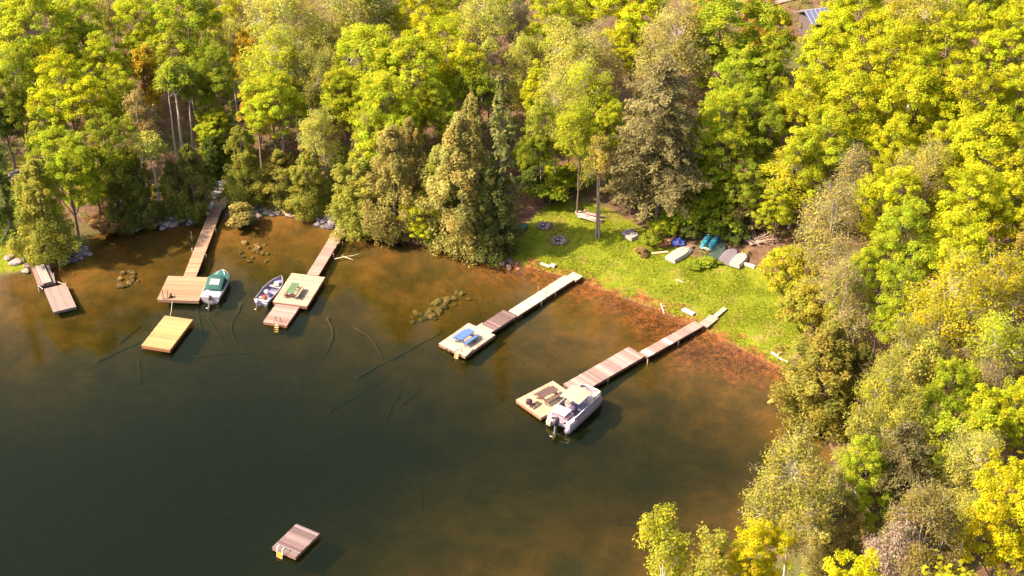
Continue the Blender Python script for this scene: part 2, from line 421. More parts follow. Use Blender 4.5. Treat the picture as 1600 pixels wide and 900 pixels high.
d1 = dock('dock', 'fresh tan board dock with a wide square end beside the green topped motorboat', 'dock', (285,455))
section(d1, [(246,467),(263,431),(325,433),(311,471)], .5, FRESH, .145, .19, .28, (.42,.24,.17))
section(d1, [(285.6,432),(330,325),(349,325),(304,432.4)], .48, (.44,.275,.175), .145, .18, .22, (.34,.11,.07))
section(d1, [(330,325),(346,302),(364,302),(349,325)], .52, (.36,.25,.17), .15, .14, .2)
for a in ((300,388),(322,398),(318,357),(337,358)): post(d1, a[0], a[1], -1.2, .42, .05)
Pp = G(259,466.5,.5); ladder(d1, (Pp.x, Pp.y, .52), RAD(-90), .43, .95, -.05, 0, (.13,.07,.06), (.17,.09,.07), .02, 4, 'wood')
post(d1, 299.5, 371, -1.0, 1.1, .035)

r1 = dock('swim_raft', 'clean yellow plank swimming raft floating in front of the tan dock', 'raft', (260,518))
section(r1, [(220,540),(258.6,493),(302.4,499),(264.4,546)], .48, YEL, .145, .17, .3, (.48,.20,.10))

A_, B_ = G(269,473,.3), G(266,493,.3); rp = thing('mooring_rope', 'thin pale rope between the tan dock and the yellow raft', 'rope', (A_.x, A_.y, .3))
MB().tube([(0,0,.05), tuple((B_-A_)*.5+Vector((0,0,-.15))), tuple(B_-A_)], .022, 5).build('rope_strand', 'fabric', (.5,.45,.38), rp, True)
MB().lathe([(.03,-.03),(.06,0),(.03,.03)], (0,0,.05), 8).build('rope_eye', 'metal', (.4,.4,.42), rp)
d2 = dock('dock', 'pinkish plank dock carrying the green picnic table with a lower swim step', 'dock', (465,460))
section(d2, [(425,472),(457,426.7),(509,432.7),(478.3,478)], .52, (.46,.335,.25), .145, .16, .28, (.40,.17,.13))
section(d2, [(475.7,428),(529,355.8),(546.7,356.7),(492.3,430)], .50, (.43,.255,.215), .145, .18, .24, (.36,.12,.10))
section(d2, [(412.3,502),(431.7,474),(467.7,478.7),(447.7,509.3)], .34, (.41,.265,.23), .145, .2, .26, (.42,.18,.14))
ctr, La, Lb, rz2 = rect([(412.3,502),(431.7,474),(467.7,478.7),(447.7,509.3)], .34)
Pl = G(433,506.5,.34); ladder(d2, (Pl.x, Pl.y, .34), rz2+math.pi, .42, .62, -.75, .35, (.22,.15,.17), (.62,.45,.16), .35, 4)
for a in ((505,395),(521,397),(517,375),(535,377)): post(d2, a[0], a[1], -1.2, .42, .05)
lf = MB().lathe([(.02,-.3),(.11,-.25),(.12,.2),(.03,.3)], n=8); Pf = G(480,470,.2); 
lf.build('fender', 'paint', (.6,.6,.68), d2, True, loc=(Pf.x-d2.location.x, Pf.y-d2.location.y, .2), rot=(1.4,0,.3))

d3 = dock('dock', 'bleached white dock with the blue picnic table at its end', 'dock', (728,532))
section(d3, [(682.4,536.6),(734,506),(774.9,522.9),(727,555)], .45, WHITE, .15, .16, .28, (.46,.25,.19))
section(d3, [(742,511),(754,504),(774,515),(764,521)], .46, WHITE, .15, .07, .2)
section(d3, [(753.6,505.5),(786,484.7),(808,492.7),(771.4,517)], .50, (.23,.15,.145), .17, .32, .24, (.30,.19,.17))
section(d3, [(791,484.5),(885,431.5),(900,438),(807,491)], .46, (.48,.42,.36), .16, .12, .2, (.34,.17,.14))
section(d3, [(885,431.5),(896,425),(911,431.3),(900,438)], .50, (.47,.40,.34), .16, .12, .2, (.34,.17,.14), floats=False)
post(d3, 841, 455.5, -.8, 1.0, .035, (.42,.30,.22)); post(d3, 853, 465, -.8, 1.25, .035, (.12,.11,.11))
for a in ((815,488),(846,471),(868,456),(826,466)): post(d3, a[0], a[1], -.9, .40, .05)
ctr, La, Lb, rz3 = rect([(682.4,536.6),(734,506),(774.9,522.9),(727,555)], .45)
Pl = G(715,551,.45); ladder(d3, (Pl.x, Pl.y, .45), rz3+math.pi, .42, .55, -.6, .2, (.55,.48,.45), (.62,.42,.2), .3, 3)
for a, b_ in (((717,545),(706,549)), ((739,545),(728,556))):
    p, q = G(*a, .5)-d3.location, G(*b_, .5)-d3.location
    MB().tube([(p.x,p.y,.51),(q.x,q.y,.51)], .04, 6).build('loose_board', 'wood', (.6,.5,.42), d3)
for a in ((698,546),(705,549),(741,534)):
    p = G(*a, .47)-d3.location; MB().lathe([(.09,0),(.09,.06),(.03,.08)], (p.x,p.y,.45), 8).build('cleat', 'metal', (.05,.05,.05), d3)

d5 = dock('dock', 'long weathered dock reaching the pontoon boat with a pale square end', 'dock', (855,622))
section(d5, [(804.5,625),(864.4,595.4),(905,622),(845,651)], .48, (.47,.365,.245), .145, .15, .28, (.42,.22,.15))
section(d5, [(874,598),(987,545),(1013,559),(902,611)], .46, (.36,.245,.225), .145, .22, .26, (.28,.13,.12))
nn = round(rect([(994.7,548),(1089.3,504),(1103.3,510.7),(1008.7,555.3)], .46)[1]/.145)
section(d5, [(994.7,548),(1089.3,504),(1103.3,510.7),(1008.7,555.3)], .50, (.34,.235,.21), .145, .14, .2, (.24,.12,.12),
        special={i: (.62,.60,.50) for i in (2,3,4,5,int(nn*.40),int(nn*.40)+1,int(nn*.40)+2)})
section(d5, [(1092,504.5),(1110,492.7),(1124,496.5),(1105,510.7)], .44, (.44,.30,.26), .15, .10, .14, floats=False)
for a in ((905,612),(950,590),(1012,562),(1060,533)): post(d5, a[0], a[1], -1.0, .40, .055)
gp = dock('gangplank', 'narrow pinkish board walk lying on grass at the end of the long dock', 'gangplank', (1124,488))
section(gp, [(1112,492.7),(1132,480),(1137,482),(1120,495)], .52, (.48,.35,.31), .22, .06, .08, floats=False)

r2 = dock('swim_raft', 'lone weathered grey swimming raft out on the dark deep water', 'raft', (461,848))
section(r2, [(424.4,854.7),(463.7,819.3),(499.8,832.6),(461.3,870.7)], .42, (.27,.18,.175), .15, .40, .26, (.40,.22,.20))
ctr, La, Lb, rzr = rect([(424.4,854.7),(463.7,819.3),(499.8,832.6),(461.3,870.7)], .42)
Pl = G(438,863,.42); ladder(r2, (Pl.x, Pl.y, .42), rzr+math.pi, .5, .45, -.5, .12, (.75,.72,.75), (.70,.26,.04), .35, 3, 'paint')

# ------------------------------------------------------------------ picnic tables and things on the docks
def picnic_table(label, px, py, zdeck, rz, top, bench, legc, L=1.8):
    P = G(px, py, zdeck+.74); t = thing('picnic_table', label, 'picnic table', (P.x, P.y, zdeck), rz)
    for i in range(5):
        MB().box((0, -.30+.15*i, .74), (L, .14, .04)).build('table_board', 'wood', jit(top, .07), t)
    for s in (-1, 1):
        for k in (0, 1): MB().box((0, s*(.62+.14*k), .44), (L, .13, .04)).build('bench_board', 'wood', jit(bench, .08), t)
        x = s*L*.36
        b = MB(); b.box((x, 0, .69), (.06, .70, .08)); b.box((x, 0, .39), (.06, 1.46, .08))
        for q in (-1, 1):
            b.box((x+.05*s, q*.42, .36), (.045, .09, .80), Matrix.Rotation(q*RAD(28), 3, 'X'))
        b.build('leg_frame', 'wood', legc, t)
    return t
rzd2 = rect([(425,472),(457,426.7),(509,432.7),(478.3,478)], .52)[3]
picnic_table('green picnic table with beige benches on the pinkish dock', 457, 450, .52, rzd2, (.085,.145,.075), (.28,.23,.15), (.25,.14,.11))
rzd3 = rect([(682.4,536.6),(734,506),(774.9,522.9),(727,555)], .45)[3]
picnic_table('bright blue picnic table on the bleached white dock', 727, 522, .45, rzd3, (.07,.14,.34), (.07,.14,.33), (.07,.09,.18))
rzd5 = rect([(804.5,625),(864.4,595.4),(905,622),(845,651)], .48)[3]
picnic_table('dark brown picnic table between the dock edge and the pontoon boat', 856, 612, .48, rzd5, (.10,.055,.055), (.12,.07,.06), (.14,.06,.05))
# items on the docks
P = G(837,634,.48); t = thing('step_ladder', 'black metal ladder lying flat on the pale dock end', 'ladder', (P.x,P.y,.50), rzd5+.15)
for s in (-1,1): MB().tube([(-.55,s*.22,.06),(.55,s*.22,.06)], .03, 6).build('rail', 'metal', (.04,.03,.035), t)
for i in range(5): MB().box((-.44+.22*i,0,.06), (.09,.44,.04)).build('rung', 'metal', (.04,.03,.035), t)
P = G(826.5,632,.48); t = thing('hose_reel', 'small dark round reel standing near the corner of the pale dock end', 'reel', (P.x,P.y,.48), rzd5+.6)
for s in (-1,1): MB().lathe([(.24,-.02),(.27,0),(.24,.02)], (s*.14,0,.28), 12, 'x').build('flange', 'paint', (.06,.02,.05), t, True)
MB().lathe([(.14,-.13),(.17,0),(.14,.13)], (0,0,.28), 10, 'x').build('drum', 'paint', (.12,.05,.07), t, True)
MB().box((0,0,.02), (.4,.3,.04)).build('base', 'wood', (.4,.28,.25), t)
for k, (a, c_) in enumerate((((446.5,462),(.55,.28,.22)), ((455.5,463),(.5,.27,.2)))):
    P = G(*a, .52); t = thing('storage_tub', ('pink tub on the dock at the near left corner of the green table', 'pink tub on the dock at the near right corner of the green table')[k], 'tub', (P.x,P.y,.52), .3+k)
    MB().lathe([(.17,0),(.23,.34),(.25,.36)], n=12).build('tub', 'paint', c_, t, True)
    MB().lathe([(.26,.36),(.25,.40),(.08,.43)], n=12).build('lid', 'paint', (.62,.42,.36), t, True)
P = G(267,464,.5); t = thing('mooring_bollard', 'short dark bollard beside the wooden ladder on the tan dock', 'bollard', (P.x,P.y,.5))
MB().lathe([(.10,0),(.10,.22),(.15,.26),(.15,.32),(.05,.35)], n=10).build('post', 'metal', (.10,.06,.06), t, True)
MB().box((0,0,.01), (.34,.34,.025)).build('base_plate', 'metal', (.12,.07,.06), t)

# ------------------------------------------------------------------ boats
def hull(L, B, D, bow_full=.55, tw=.85, flat=.75, n=13, inner=True, rise=.18, floor=.35, nb=.02):
    """open boat: outer skin, gunwale and inner skin; x forward, keel at z=0"""
    b = MB(); rows = []; inn = []
    for i in range(n):
        s = i/(n-1); x = -L/2+L*s
        w = B/2*(tw+(1-tw)*math.sin(min(1, s/.5)*math.pi/2)) if s < .5 else B/2*max(nb, (1-((s-.5)/.5)**(1/(1-bow_full)))**.85 if s < 1 else nb)
        zg = D+rise*s**2.5; k = D*.75*max(0, (s-.72)/.28)**2
        fl = flat*(1-.75*max(0, (s-.55)/.45))
        rows.append([(x,-w,zg),(x,-w*.97,D*.55+k*.5),(x,-w*fl,k+.05*D),(x,0,k),(x,w*fl,k+.05*D),(x,w*.97,D*.55+k*.5),(x,w,zg)])
        wi = max(w-.06, .005); kf = max(k+.06, D*floor) if inner else 0
        xi = x+(.05 if i == 0 else (-.10 if i == n-1 else 0))
        inn.append([(xi,-wi,zg),(xi,-wi*.96,D*.6+k*.4),(xi,-wi*fl,kf),(xi,0,kf),(xi,wi*fl,kf),(xi,wi*.96,D*.6+k*.4),(xi,wi,zg)])
    b.grid(rows); m = 7
    b.add(rows[0], [tuple(range(m))])
    if inner:
        b.grid([r[::-1] for r in inn]); b.add(inn[0], [tuple(range(m-1,-1,-1))])
        g = MB()
        for sd in (0, 6):
            g.tube([(r[sd][0], r[sd][1]*.99, r[sd][2]+.01) for r in rows], .035, 6)
        g.tube([rows[0][0], rows[0][6]], .035, 6)
        return b, g, rows
    else:
        b.add([p for r in rows for p in (r[0], r[6])], [(2*i, 2*i+1, 2*i+3, 2*i+2) for i in range(n-1)])
    return b, None, rows
def place2(stern, bow, z):
    A, B_ = G(*stern, z), G(*bow, z); d = B_-A
    return (A+B_)/2, d.length, math.atan2(d.y, d.x)
def outboard(parent, x, z, col, tilt=0.0, sc=1.0, y=0.0):
    o = MB().lathe([(.07*sc,0),(.19*sc,.05*sc),(.21*sc,.22*sc),(.17*sc,.40*sc),(.05*sc,.46*sc)], n=10)
    o.v = [(vx*1.35, vy*.85, vz) for vx, vy, vz in o.v]
    ob = o.build('outboard_motor', 'paint', col, parent, True, loc=(x-.22*sc, y, z), rot=(0, tilt, 0))
    l = MB(); l.box((0,0,-.35*sc), (.18*sc,.10*sc,.75*sc)); l.lathe([(.02,-.22*sc),(.07*sc,-.12*sc),(.07*sc,.1*sc),(.03,.2*sc)], (-.02,0,-.72*sc), 8, 'x'); l.box((0,0,-.55*sc), (.36*sc,.22*sc,.025))
    l.build('drive_leg', 'paint', (.10,.10,.11), ob)
    p = MB()
    for k in range(3):
        a = k*2.094; p.box((-.26*sc, .10*sc*math.cos(a), -.72*sc+.10*sc*math.sin(a)), (.03,.09*sc,.16*sc), Matrix.Rotation(a-math.pi/2, 3, 'X') @ Matrix.Rotation(.5, 3, 'Z'))
    p.build('propeller', 'metal', (.5,.45,.42), ob); return ob

# aluminium rowing boat at the pinkish dock
c0, L0, rz0 = place2((407.5,471), (440,434.5), .45)
t = thing('rowing_boat', 'open aluminium fishing boat tied to the left side of the pinkish dock', 'boat', (c0.x, c0.y, -.12), rz0)
hb, gb, rows = hull(L0, 1.62, .62, .52, .86, .72, rise=.22)
hb.build('hull', 'metal', (.24,.22,.34), t); gb.build('gunwale', 'metal', (.52,.46,.48), t, True)
for x in (-.30, -.05, .20): MB().box((L0*x-.1, 0, .46), (.32, 1.36, .06)).build('bench', 'metal', (.55,.46,.52), t)
MB().box((L0*.36, 0, .55), (.5, .72, .05)).build('bow_deck', 'metal', (.30,.29,.48), t)
MB().box((-L0*.5+.2, .0, .46), (.42, 1.3, .10)).build('stern_deck', 'paint', (.66,.58,.66), t)
for s in (-1,1): MB().tube([(-.15,s*.80,.66),(-.15,s*.80,.82)], .03, 6).build('oarlock', 'metal', (.7,.6,.6), t)
outboard(t, -L0/2, .50, (.62,.60,.68), .25, .85, .28)
for k, (px, py, nm, lab, col) in enumerate(((412.5,464,'fuel_tank','red fuel tank on the stern of the aluminium boat',(.55,.10,.03)),
        (432,444,'cushion','cream seat cushion in the bow of the aluminium boat',(.62,.52,.30)),
        (417,457,'bag','pale lilac bag on the floor of the aluminium boat',(.55,.48,.56)))):
    P = G(px, py, .50); u = thing(nm, lab, nm.replace('_',' '), (P.x,P.y,.40), rz0+k*.3)
    if nm == 'fuel_tank':
        MB().box((0,0,.11), (.46,.34,.22), taper=.85).build('tank', 'paint', col, u); MB().lathe([(.05,.21),(.05,.27),(.02,.28)], n=8).build('cap', 'paint', (.05,.04,.04), u)
        MB().tube([(-.1,0,.22),(-.1,0,.30),(.12,0,.30),(.16,0,.22)], .02, 6).build('handle', 'paint', (.4,.06,.02), u)
    elif nm == 'cushion':
        MB().box((0,0,.16), (.62,.5,.13), taper=.9).build('pad', 'fabric', col, u); MB().box((.0,0,.23), (.5,.4,.02)).build('piping', 'fabric', (.7,.6,.42), u)
    else:
        MB().lathe([(.10,-.25),(.19,-.18),(.2,.15),(.1,.25)], (0,0,.17), 8, 'x').build('bag_body', 'fabric', col, u, True); MB().tube([(-.12,0,.35),(-.06,0,.45),(.06,0,.45),(.12,0,.35)], .015, 5).build('strap', 'fabric', (.3,.25,.3), u)

# motor boat with green canvas
c0, L0, rz0 = place2((327.5,466), (349.5,424), .55); L0 *= .97
t = thing('motorboat', 'white motorboat under teal green canvas moored to the tan dock', 'boat', (c0.x, c0.y, -.18), rz0)
hb, gb, rows = hull(L0, 1.95, .80, .72, .90, .70, inner=True, rise=.15, floor=.5)
hb.build('hull', 'paint', (.34,.30,.35), t, True); gb.build('rub_rail', 'paint', (.48,.44,.46), t, True)
def canvas_sheet(x0, x1, wfun, zfun, nx=9, ny=9):
    b = MB(); P = []
    for i in range(nx):
        x = x0+(x1-x0)*i/(nx-1); P.append([(x, (2*j/(ny-1)-1)*wfun(x), zfun(x, 2*j/(ny-1)-1)) for j in range(ny)])
    b.grid(P); return b
wf = lambda x: np.interp(x, [r[6][0] for r in rows], [r[6][1] for r in rows])
GRN = (.018,.075,.064)
canvas_sheet(L0*.10, L0*.44, lambda x: wf(x)*.96, lambda x,v: .97+.10*(1-v*v)).build('bow_cover', 'fabric', (.022,.10,.086), t, True)
def canopy_z(x, v):
    k = np.interp(x, [-L0*.27,-L0*.22,-.02*L0,L0*.07,L0*.14], [1.05,1.30,1.62,1.60,1.10]); return float(k - .16*abs(v)**4 - (.0))
canvas_sheet(-L0*.27, L0*.14, lambda x: .80, canopy_z, 13, 9).build('canopy', 'fabric', GRN, t, True)
for s in (-1,1):
    b = MB(); P = []
    for i in range(9):
        x = -L0*.27+L0*.41*i/8; P.append([(x, s*.80, canopy_z(x,1)-.01), (x, s*.86, .84)])
    b.grid(P).build('side_curtain', 'fabric', (.014,.05,.05), t)
b = MB(); b.grid([[(-L0*.27, -.80+.2*j, .84), (-L0*.27, -.80+.2*j, canopy_z(-L0*.27, -1+.25*j)-.01)] for j in range(9)]); b.build('rear_curtain', 'fabric', GRN, t)
for k in range(3):
    w = MB(); x0, x1 = -L0*.20, -L0*.06; y = -.36+.31*k
    w.grid([[(x0, y+.14*q, canopy_z(x0, (y+.14*q)/.8)+.012), (x1, y+.14*q, canopy_z(x1, (y+.14*q)/.8)+.012)] for q in (-1,0,1)]); w.build('window_panel', 'paint', (.42,.30,.34), t)
MB().box((-L0*.385, 0, .80), (L0*.20, 1.62, .10)).build('stern_deck', 'paint', (.44,.39,.42), t)
MB().box((-L0*.30, .5, .87), (.35,.3,.06)).build('hatch', 'paint', (.6,.5,.6), t)
b = MB(); b.grid([[(L0*.145, .66*q, .96), (L0*.10, .60*q, 1.32)] for q in (-1,-.5,0,.5,1)]); b.build('windshield', 'metal', (.16,.2,.24), t)
MB().tube([(L0*.28,-.45,1.05),(L0*.43,-.15,1.1),(L0*.45,0,1.1),(L0*.43,.15,1.1),(L0*.28,.45,1.05)], .025, 6).build('bow_rail', 'metal', (.7,.7,.72), t, True)
outboard(t, -L0/2, .62, (.13,.07,.10), .55, 1.05)

# pontoon boat
A, B_, D_, E_ = G(852,659,.35), G(889,675,.35), G(942,622,.35), G(915,606,.35)
mid = (A+B_+D_+E_)/4; dv = ((D_+E_)-(A+B_))/2; L0 = dv.length*.98; rz0 = math.atan2(dv.y, dv.x); Bm = 2.35
t = thing('pontoon_boat', 'large pontoon boat with beige sunshade and lilac tubes at the long dock', 'boat', (mid.x, mid.y, 0), rz0)
for s in (-1,1):
    MB().lathe([(.05,-L0/2-.02),(.30,-L0/2+.05),(.33,-L0*.3),(.33,L0*.30),(.24,L0*.42),(.05,L0*.5)], (0,s*.88,.12), 12, 'x').build('pontoon', 'metal', (.24,.20,.28), t, True)
def bow_outline(w, x0, x1, n=7, r=.75):
    pts = [(x0,-w),(x1-r,-w)]
    pts += [(x1-r+r*math.sin(a), -(w-r*.8)-r*.8*math.cos(a)) for a in np.linspace(.2, math.pi/2, n)]
    return pts + [(x,-y) for x, y in pts[::-1]]
def prism(pts, z0, z1):
    b = MB(); n = len(pts); b.add([(x,y,z0) for x,y in pts]+[(x,y,z1) for x,y in pts], [tuple(range(n-1,-1,-1)), tuple(range(n,2*n))]+[(i,(i+1)%n,n+(i+1)%n,n+i) for i in range(n)]); return b
prism(bow_outline(Bm/2, -L0/2+.1, L0/2-.05), .44, .56).build('deck', 'paint', (.28,.24,.30), t)
MB().box((L0*.12,-.05,.575), (L0*.52,Bm*.62,.02)).build('carpet', 'fabric', (.14,.15,.24), t)
for i in range(6): MB().box((L0*.08+.2*(i%3), -.35+.3*(i//3), .592), (.12,.16,.012)).build('carpet_patch', 'fabric', (.07,.09,.2), t)
ol = bow_outline(Bm/2-.06, -L0/2+.9, L0/2-.28)
b = MB(); b.grid([[(x,y,.56),(x,y,1.12)] for x, y in ol])
b.grid([[(x*.99,y*.965,1.12),(x*.99,y*.965,.56)] for x, y in ol]); b.build('side_panel', 'paint', (.30,.25,.31), t)
MB().tube([(x,y,1.14) for x, y in ol], .03, 6).build('fence_rail', 'metal', (.78,.70,.70), t, True)
stripe = bow_outline(Bm/2-.045, -L0/2+.9, L0/2-.265); b = MB(); b.grid([[(x,y,.78),(x,y,.90)] for x, y in stripe]); b.build('side_stripe', 'paint', (.30,.24,.34), t)
for s in (-1, 1):
    bs = MB(); bs.box((L0*.30, s*.72, .74), (L0*.24,.55,.34)); bs.build('seat_base', 'paint', (.46,.38,.32), t)
    MB().box((L0*.30, s*.72, .95), (L0*.24,.53,.10), taper=.94).build('seat_cushion', 'fabric', (.42,.35,.28), t)
    MB().box((L0*.30, s*.96, 1.12), (L0*.24,.12,.34), taper=.9).build('seat_back', 'fabric', (.5,.42,.34), t)
MB().box((-L0*.03, .55, .85), (.55,.7,.6), taper=.85).build('helm_console', 'paint', (.42,.35,.33), t)
ch = MB().lathe([(.06,.56),(.06,.84),(.30,.86),(.34,.96),(.28,1.02)], (-L0*.13,-.25,0), 12).build('captain_chair', 'fabric', (.07,.05,.10), t, True)
MB().lathe([(.30,1.0),(.34,1.2),(.26,1.34),(.05,1.36)], (-L0*.17,-.25,0), 12).build('chair_back', 'fabric', (.09,.06,.12), ch, True)
sw = MB(); sw.tube([(-L0*.08+.04*math.cos(a), .55+.19*math.sin(a), 1.16+.16*math.cos(a)) for a in np.linspace(0, 6.283, 13)], .018, 5); sw.build('steering_wheel', 'paint', (.05,.04,.05), t)
BZ = 1.98
canvas_sheet(-L0*.19, L0*.16, lambda x: .98, lambda x,v: BZ+.10*(1-abs(v)**3)+.07*math.cos((x+L0*.015)/(L0*.205)*1.4), 13, 11).build('bimini_canopy', 'fabric', (.40,.32,.20), t, True)
fr = MB()
for x in (-L0*.18, -L0*.015, L0*.15):
    fr.tube([(L0*.03,-1.1,1.12),(x,-.97,BZ-.02),(x,-.8,BZ+.07),(x,.8,BZ+.07),(x,.97,BZ-.02),(L0*.03,1.1,1.12)], .022, 6)
fr.build('canopy_frame', 'metal', (.25,.18,.2), t)
MB().box((-L0*.34, .22, 1.36), (L0*.19, 1.36, .06)).build('stern_roof', 'paint', (.46,.42,.42), t)
for x in (-L0*.42,-L0*.24):
    for y in (-.40,.84): MB().tube([(x,y,.5),(x,y,1.33)], .025, 6).build('roof_post', 'metal', (.4,.3,.36), t)
MB().box((-L0*.33, .12, .84), (L0*.16, 1.5, .52)).build('stern_locker', 'paint', (.34,.22,.27), t)
for s in (-1,1): MB().box((-L0*.37, s*.94, .74), (L0*.20,.36,.34)).build('stern_seat', 'fabric', (.60,.48,.50), t)
MB().tube([(-L0/2+.15,-1.12,.56),(-L0/2+.15,-1.12,1.1),(-L0/2+.15,-.55,1.1)], .025, 6).build('stern_rail', 'metal', (.7,.62,.64), t)
MB().tube([(-L0/2+.15,1.12,.56),(-L0/2+.15,1.12,1.1),(-L0/2+.15,.45,1.1)], .025, 6).build('stern_rail', 'metal', (.7,.62,.64), t)
MB().box((-L0/2+.12, .0, .70), (.07, Bm*.9, .08)).build('transom', 'paint', (.66,.5,.54), t)
for y in (.75,.98): MB().lathe([(.03,-.28),(.12,-.2),(.12,.2),(.03,.28)], (-L0/2-.04,y,.36), 8).build('fender', 'paint', (.66,.52,.34), t, True)
outboard(t, -L0/2+.06, .72, (.05,.035,.055), .1, 1.45)

# upturned boats and pedal boat on the lawn
def upturned(label, stern, bow, B, D, col, name='rowing_boat', rib=None, flat=.86, bow_col=None, full=.66, nb=.3, tw=.92, group=None, zl=.0, roll=0):
    a = on_ground(*stern, .35); b_ = on_ground(*bow, .35); d = b_-a; c_ = (a+b_)/2; L = d.length
    rz = math.atan2(d.y, d.x); zg = h1(c_.x, c_.y); pit = -math.atan2(h1(b_.x,b_.y)-h1(a.x,a.y), L)
    t = thing(name, label, 'boat', (c_.x, c_.y, zg+D+.03+zl), 0, group, rot=(math.pi+roll, -pit if False else 0, rz))
    hb, gb, rows = hull(L, B, D, full, tw, flat, inner=True, rise=.0, floor=.22, nb=nb)
    hb.build('hull', 'paint', col, t); gb.build('gunwale', 'metal', rib or tuple(x*.7 for x in col), t)
    for y in (-.45, 0, .45):
        MB().tube([(r[3][0], y*B/2*flat*min(1, r[6][1]/(B/2)*1.02), r[3][2]+.03*abs(y)-.008) for r in rows[:-2]], .022, 5).build('keel_strake', 'paint', rib or tuple(x*.75 for x in col), t)
    if bow_col: MB().box((L*.44, 0, D*.5), (L*.14, B*.42, D*.6)).build('bow_cap', 'paint', bow_col, t)
    return t
upturned('white flat bottomed boat upturned beside the brown scrap heap', (1047,404), (1081,381), 1.35, .42, (.42,.36,.325), rib=(.2,.14,.12), bow_col=(.22,.12,.08), full=.7, nb=.6)
upturned('dark green boat upturned between the blue pedal boat and the grey boat', (1114,405), (1133,374), 1.30, .55, (.055,.085,.075), rib=(.04,.06,.055), full=.55, nb=.15)
upturned('dull grey boat upturned between the dark green boat and the white one', (1130,409), (1152,384), 1.42, .50, (.19,.16,.19), rib=(.12,.10,.12), full=.55, nb=.35)
upturned('white narrow boat upturned at the right end of the row', (1147,414), (1167,391), 1.28, .45, (.42,.36,.33), rib=(.2,.14,.12), full=.55, nb=.3)
upturned('small grey dinghy upturned behind its whiter twin on the lawn', (976.5,365), (993,356), .95, .35, (.22,.18,.21), name='dinghy', full=.55, nb=.3)
upturned('small white dinghy upturned in front of its grey twin on the lawn', (982,370), (999,361), .95, .35, (.38,.32,.31), name='dinghy', full=.55, nb=.3)
upturned('teal green canoe upturned in the shade of the conifers', (804,365), (824,346), .9, .42, (.03,.13,.12), name='canoe', full=.5, nb=.05, tw=.4)
a, b_ = on_ground(1102,394), on_ground(1115,370); d = b_-a; c_ = (a+b_)/2
t = thing('pedal_boat', 'bright blue pedal boat with a dark slot between its hulls', 'boat', (c_.x,c_.y,h1(c_.x,c_.y)), math.atan2(d.y,d.x))
L = d.length
for s in (-1,1):
    b = MB(); P = []
    for i in range(11):
        x = -L/2+L*i/10; k = math.sin(math.pi*min(1, max(.06, .5+ (i-5)/10*.92 if False else i/10*.94+.03)))**.45
        P.append([(x, s*.40+.33*k*math.cos(q), .12+.48*k*max(0, math.sin(q))**.7) for q in np.linspace(0, math.pi, 9)])
    b.grid(P).build('sponson', 'paint', (.03,.26,.40), t, True)
    for i in range(5): 
        x = -L*.32+L*.16*i; MB().tube([(x, s*.40-.28, .50),(x, s*.40, .635),(x, s*.40+.28, .50)], .03, 5).build('rib', 'paint', (.05,.36,.50), t)
MB().box((0,0,.26), (L*.8,.22,.12)).build('footwell', 'paint', (.015,.05,.08), t)
MB().box((-L*.46,0,.2), (.12,1.2,.18)).build('stern_bumper', 'paint', (.45,.55,.56), t)
# boat pulled up at the head of the tan dock
a, b_ = on_ground(333,312), on_ground(353,292); d = b_-a; c_ = (a+b_)/2
t = thing('rowing_boat', 'pale open boat pulled ashore at the head of the tan dock', 'boat', (c_.x,c_.y,h1(c_.x,c_.y)+.12), math.atan2(d.y,d.x))
L = d.length; hb, gb, rows = hull(L, 1.6, .6, .6, .9, .75, rise=.15)
hb.build('hull', 'metal', (.56,.52,.60), t); gb.build('gunwale', 'metal', (.74,.68,.70), t, True)
for x in (-.28, 0, .24): MB().box((L*x,0,.46), (.32,1.36,.05)).build('bench', 'paint', (.62,.52,.44), t)
for k, (px, py, ycol) in enumerate(((321.5,337,1), (331,325,0), (327.5,331,0), (324.5,341,0))):
    P = on_ground(px, py)
    t = thing('buoy', ('yellow and white buoy on the rocks by the tan dock', 'white buoy farthest up the edge of the tan dock', 'white buoy between the yellow one and the farthest one', 'white buoy lowest on the rocks beside the tan dock')[k], 'buoy', (P.x,P.y,P.z+.12), k*.8)
    MB().lathe([(.06,0),(.24,.08),(.30,.28),(.24,.48),(.06,.56)], n=12).build('float_body', 'paint', (.66,.46,.05) if ycol else (.66,.64,.72), t, True)
    MB().lathe([(.10,.50),(.12,.56),(.05,.66)], n=8).build('collar', 'paint', (.70,.70,.76), t, True)

# ------------------------------------------------------------------ scrap, poles, rings and stones on the shore
def stick_between(name, label, cat, a, b_, r, col, group=None, za=.1, zb=.1, mat='wood', n=7, water=False):
    A = G(*a, 0) if water else on_ground(*a); B_ = G(*b_, 0) if water else on_ground(*b_)
    A.z += za; B_.z += zb; d = B_-A
    t = thing(name, label, cat, A, 0, group)
    pts = [d*s + Vector((random.uniform(-1,1), random.uniform(-1,1), 0))*r*.6 for s in (0,.3,.65,1)]
    MB().tube(pts, [r*1.1, r, r*.9, r*.65], n).build('log_body' if r > .06 else 'stem', mat, col, t, True)
    k = MB(); p = pts[1]; sd = Vector((-d.y, d.x, 0)).normalized()
    k.tube([p, p+sd*r*3+Vector((0,0,r*2)), p+sd*r*5+d.normalized()*r*4+Vector((0,0,r*3))], [r*.5, r*.35, r*.15], 5)
    k.build('branch_stub', mat, col, t); return t
for i in range(12):
    f = i/11
    stick_between('wooden_pole', 'long pinkish grey pole in the pile on the grass behind the bare trunk', 'pole',
        (899+f*5+random.uniform(-3,3), 331+f*11), (946+random.uniform(-8,6), 340+f*9+random.uniform(-2,2)), .075, jit((.46,.30,.27), .18), 'poles piled on the grass', .1+.09*(i%3), .1+.09*((i+1)%3))
stick_between('drift_log', 'pale driftwood log leaning on the shore left of the pinkish dock', 'log', (433,324), (448,337), .14, (.60,.44,.36))
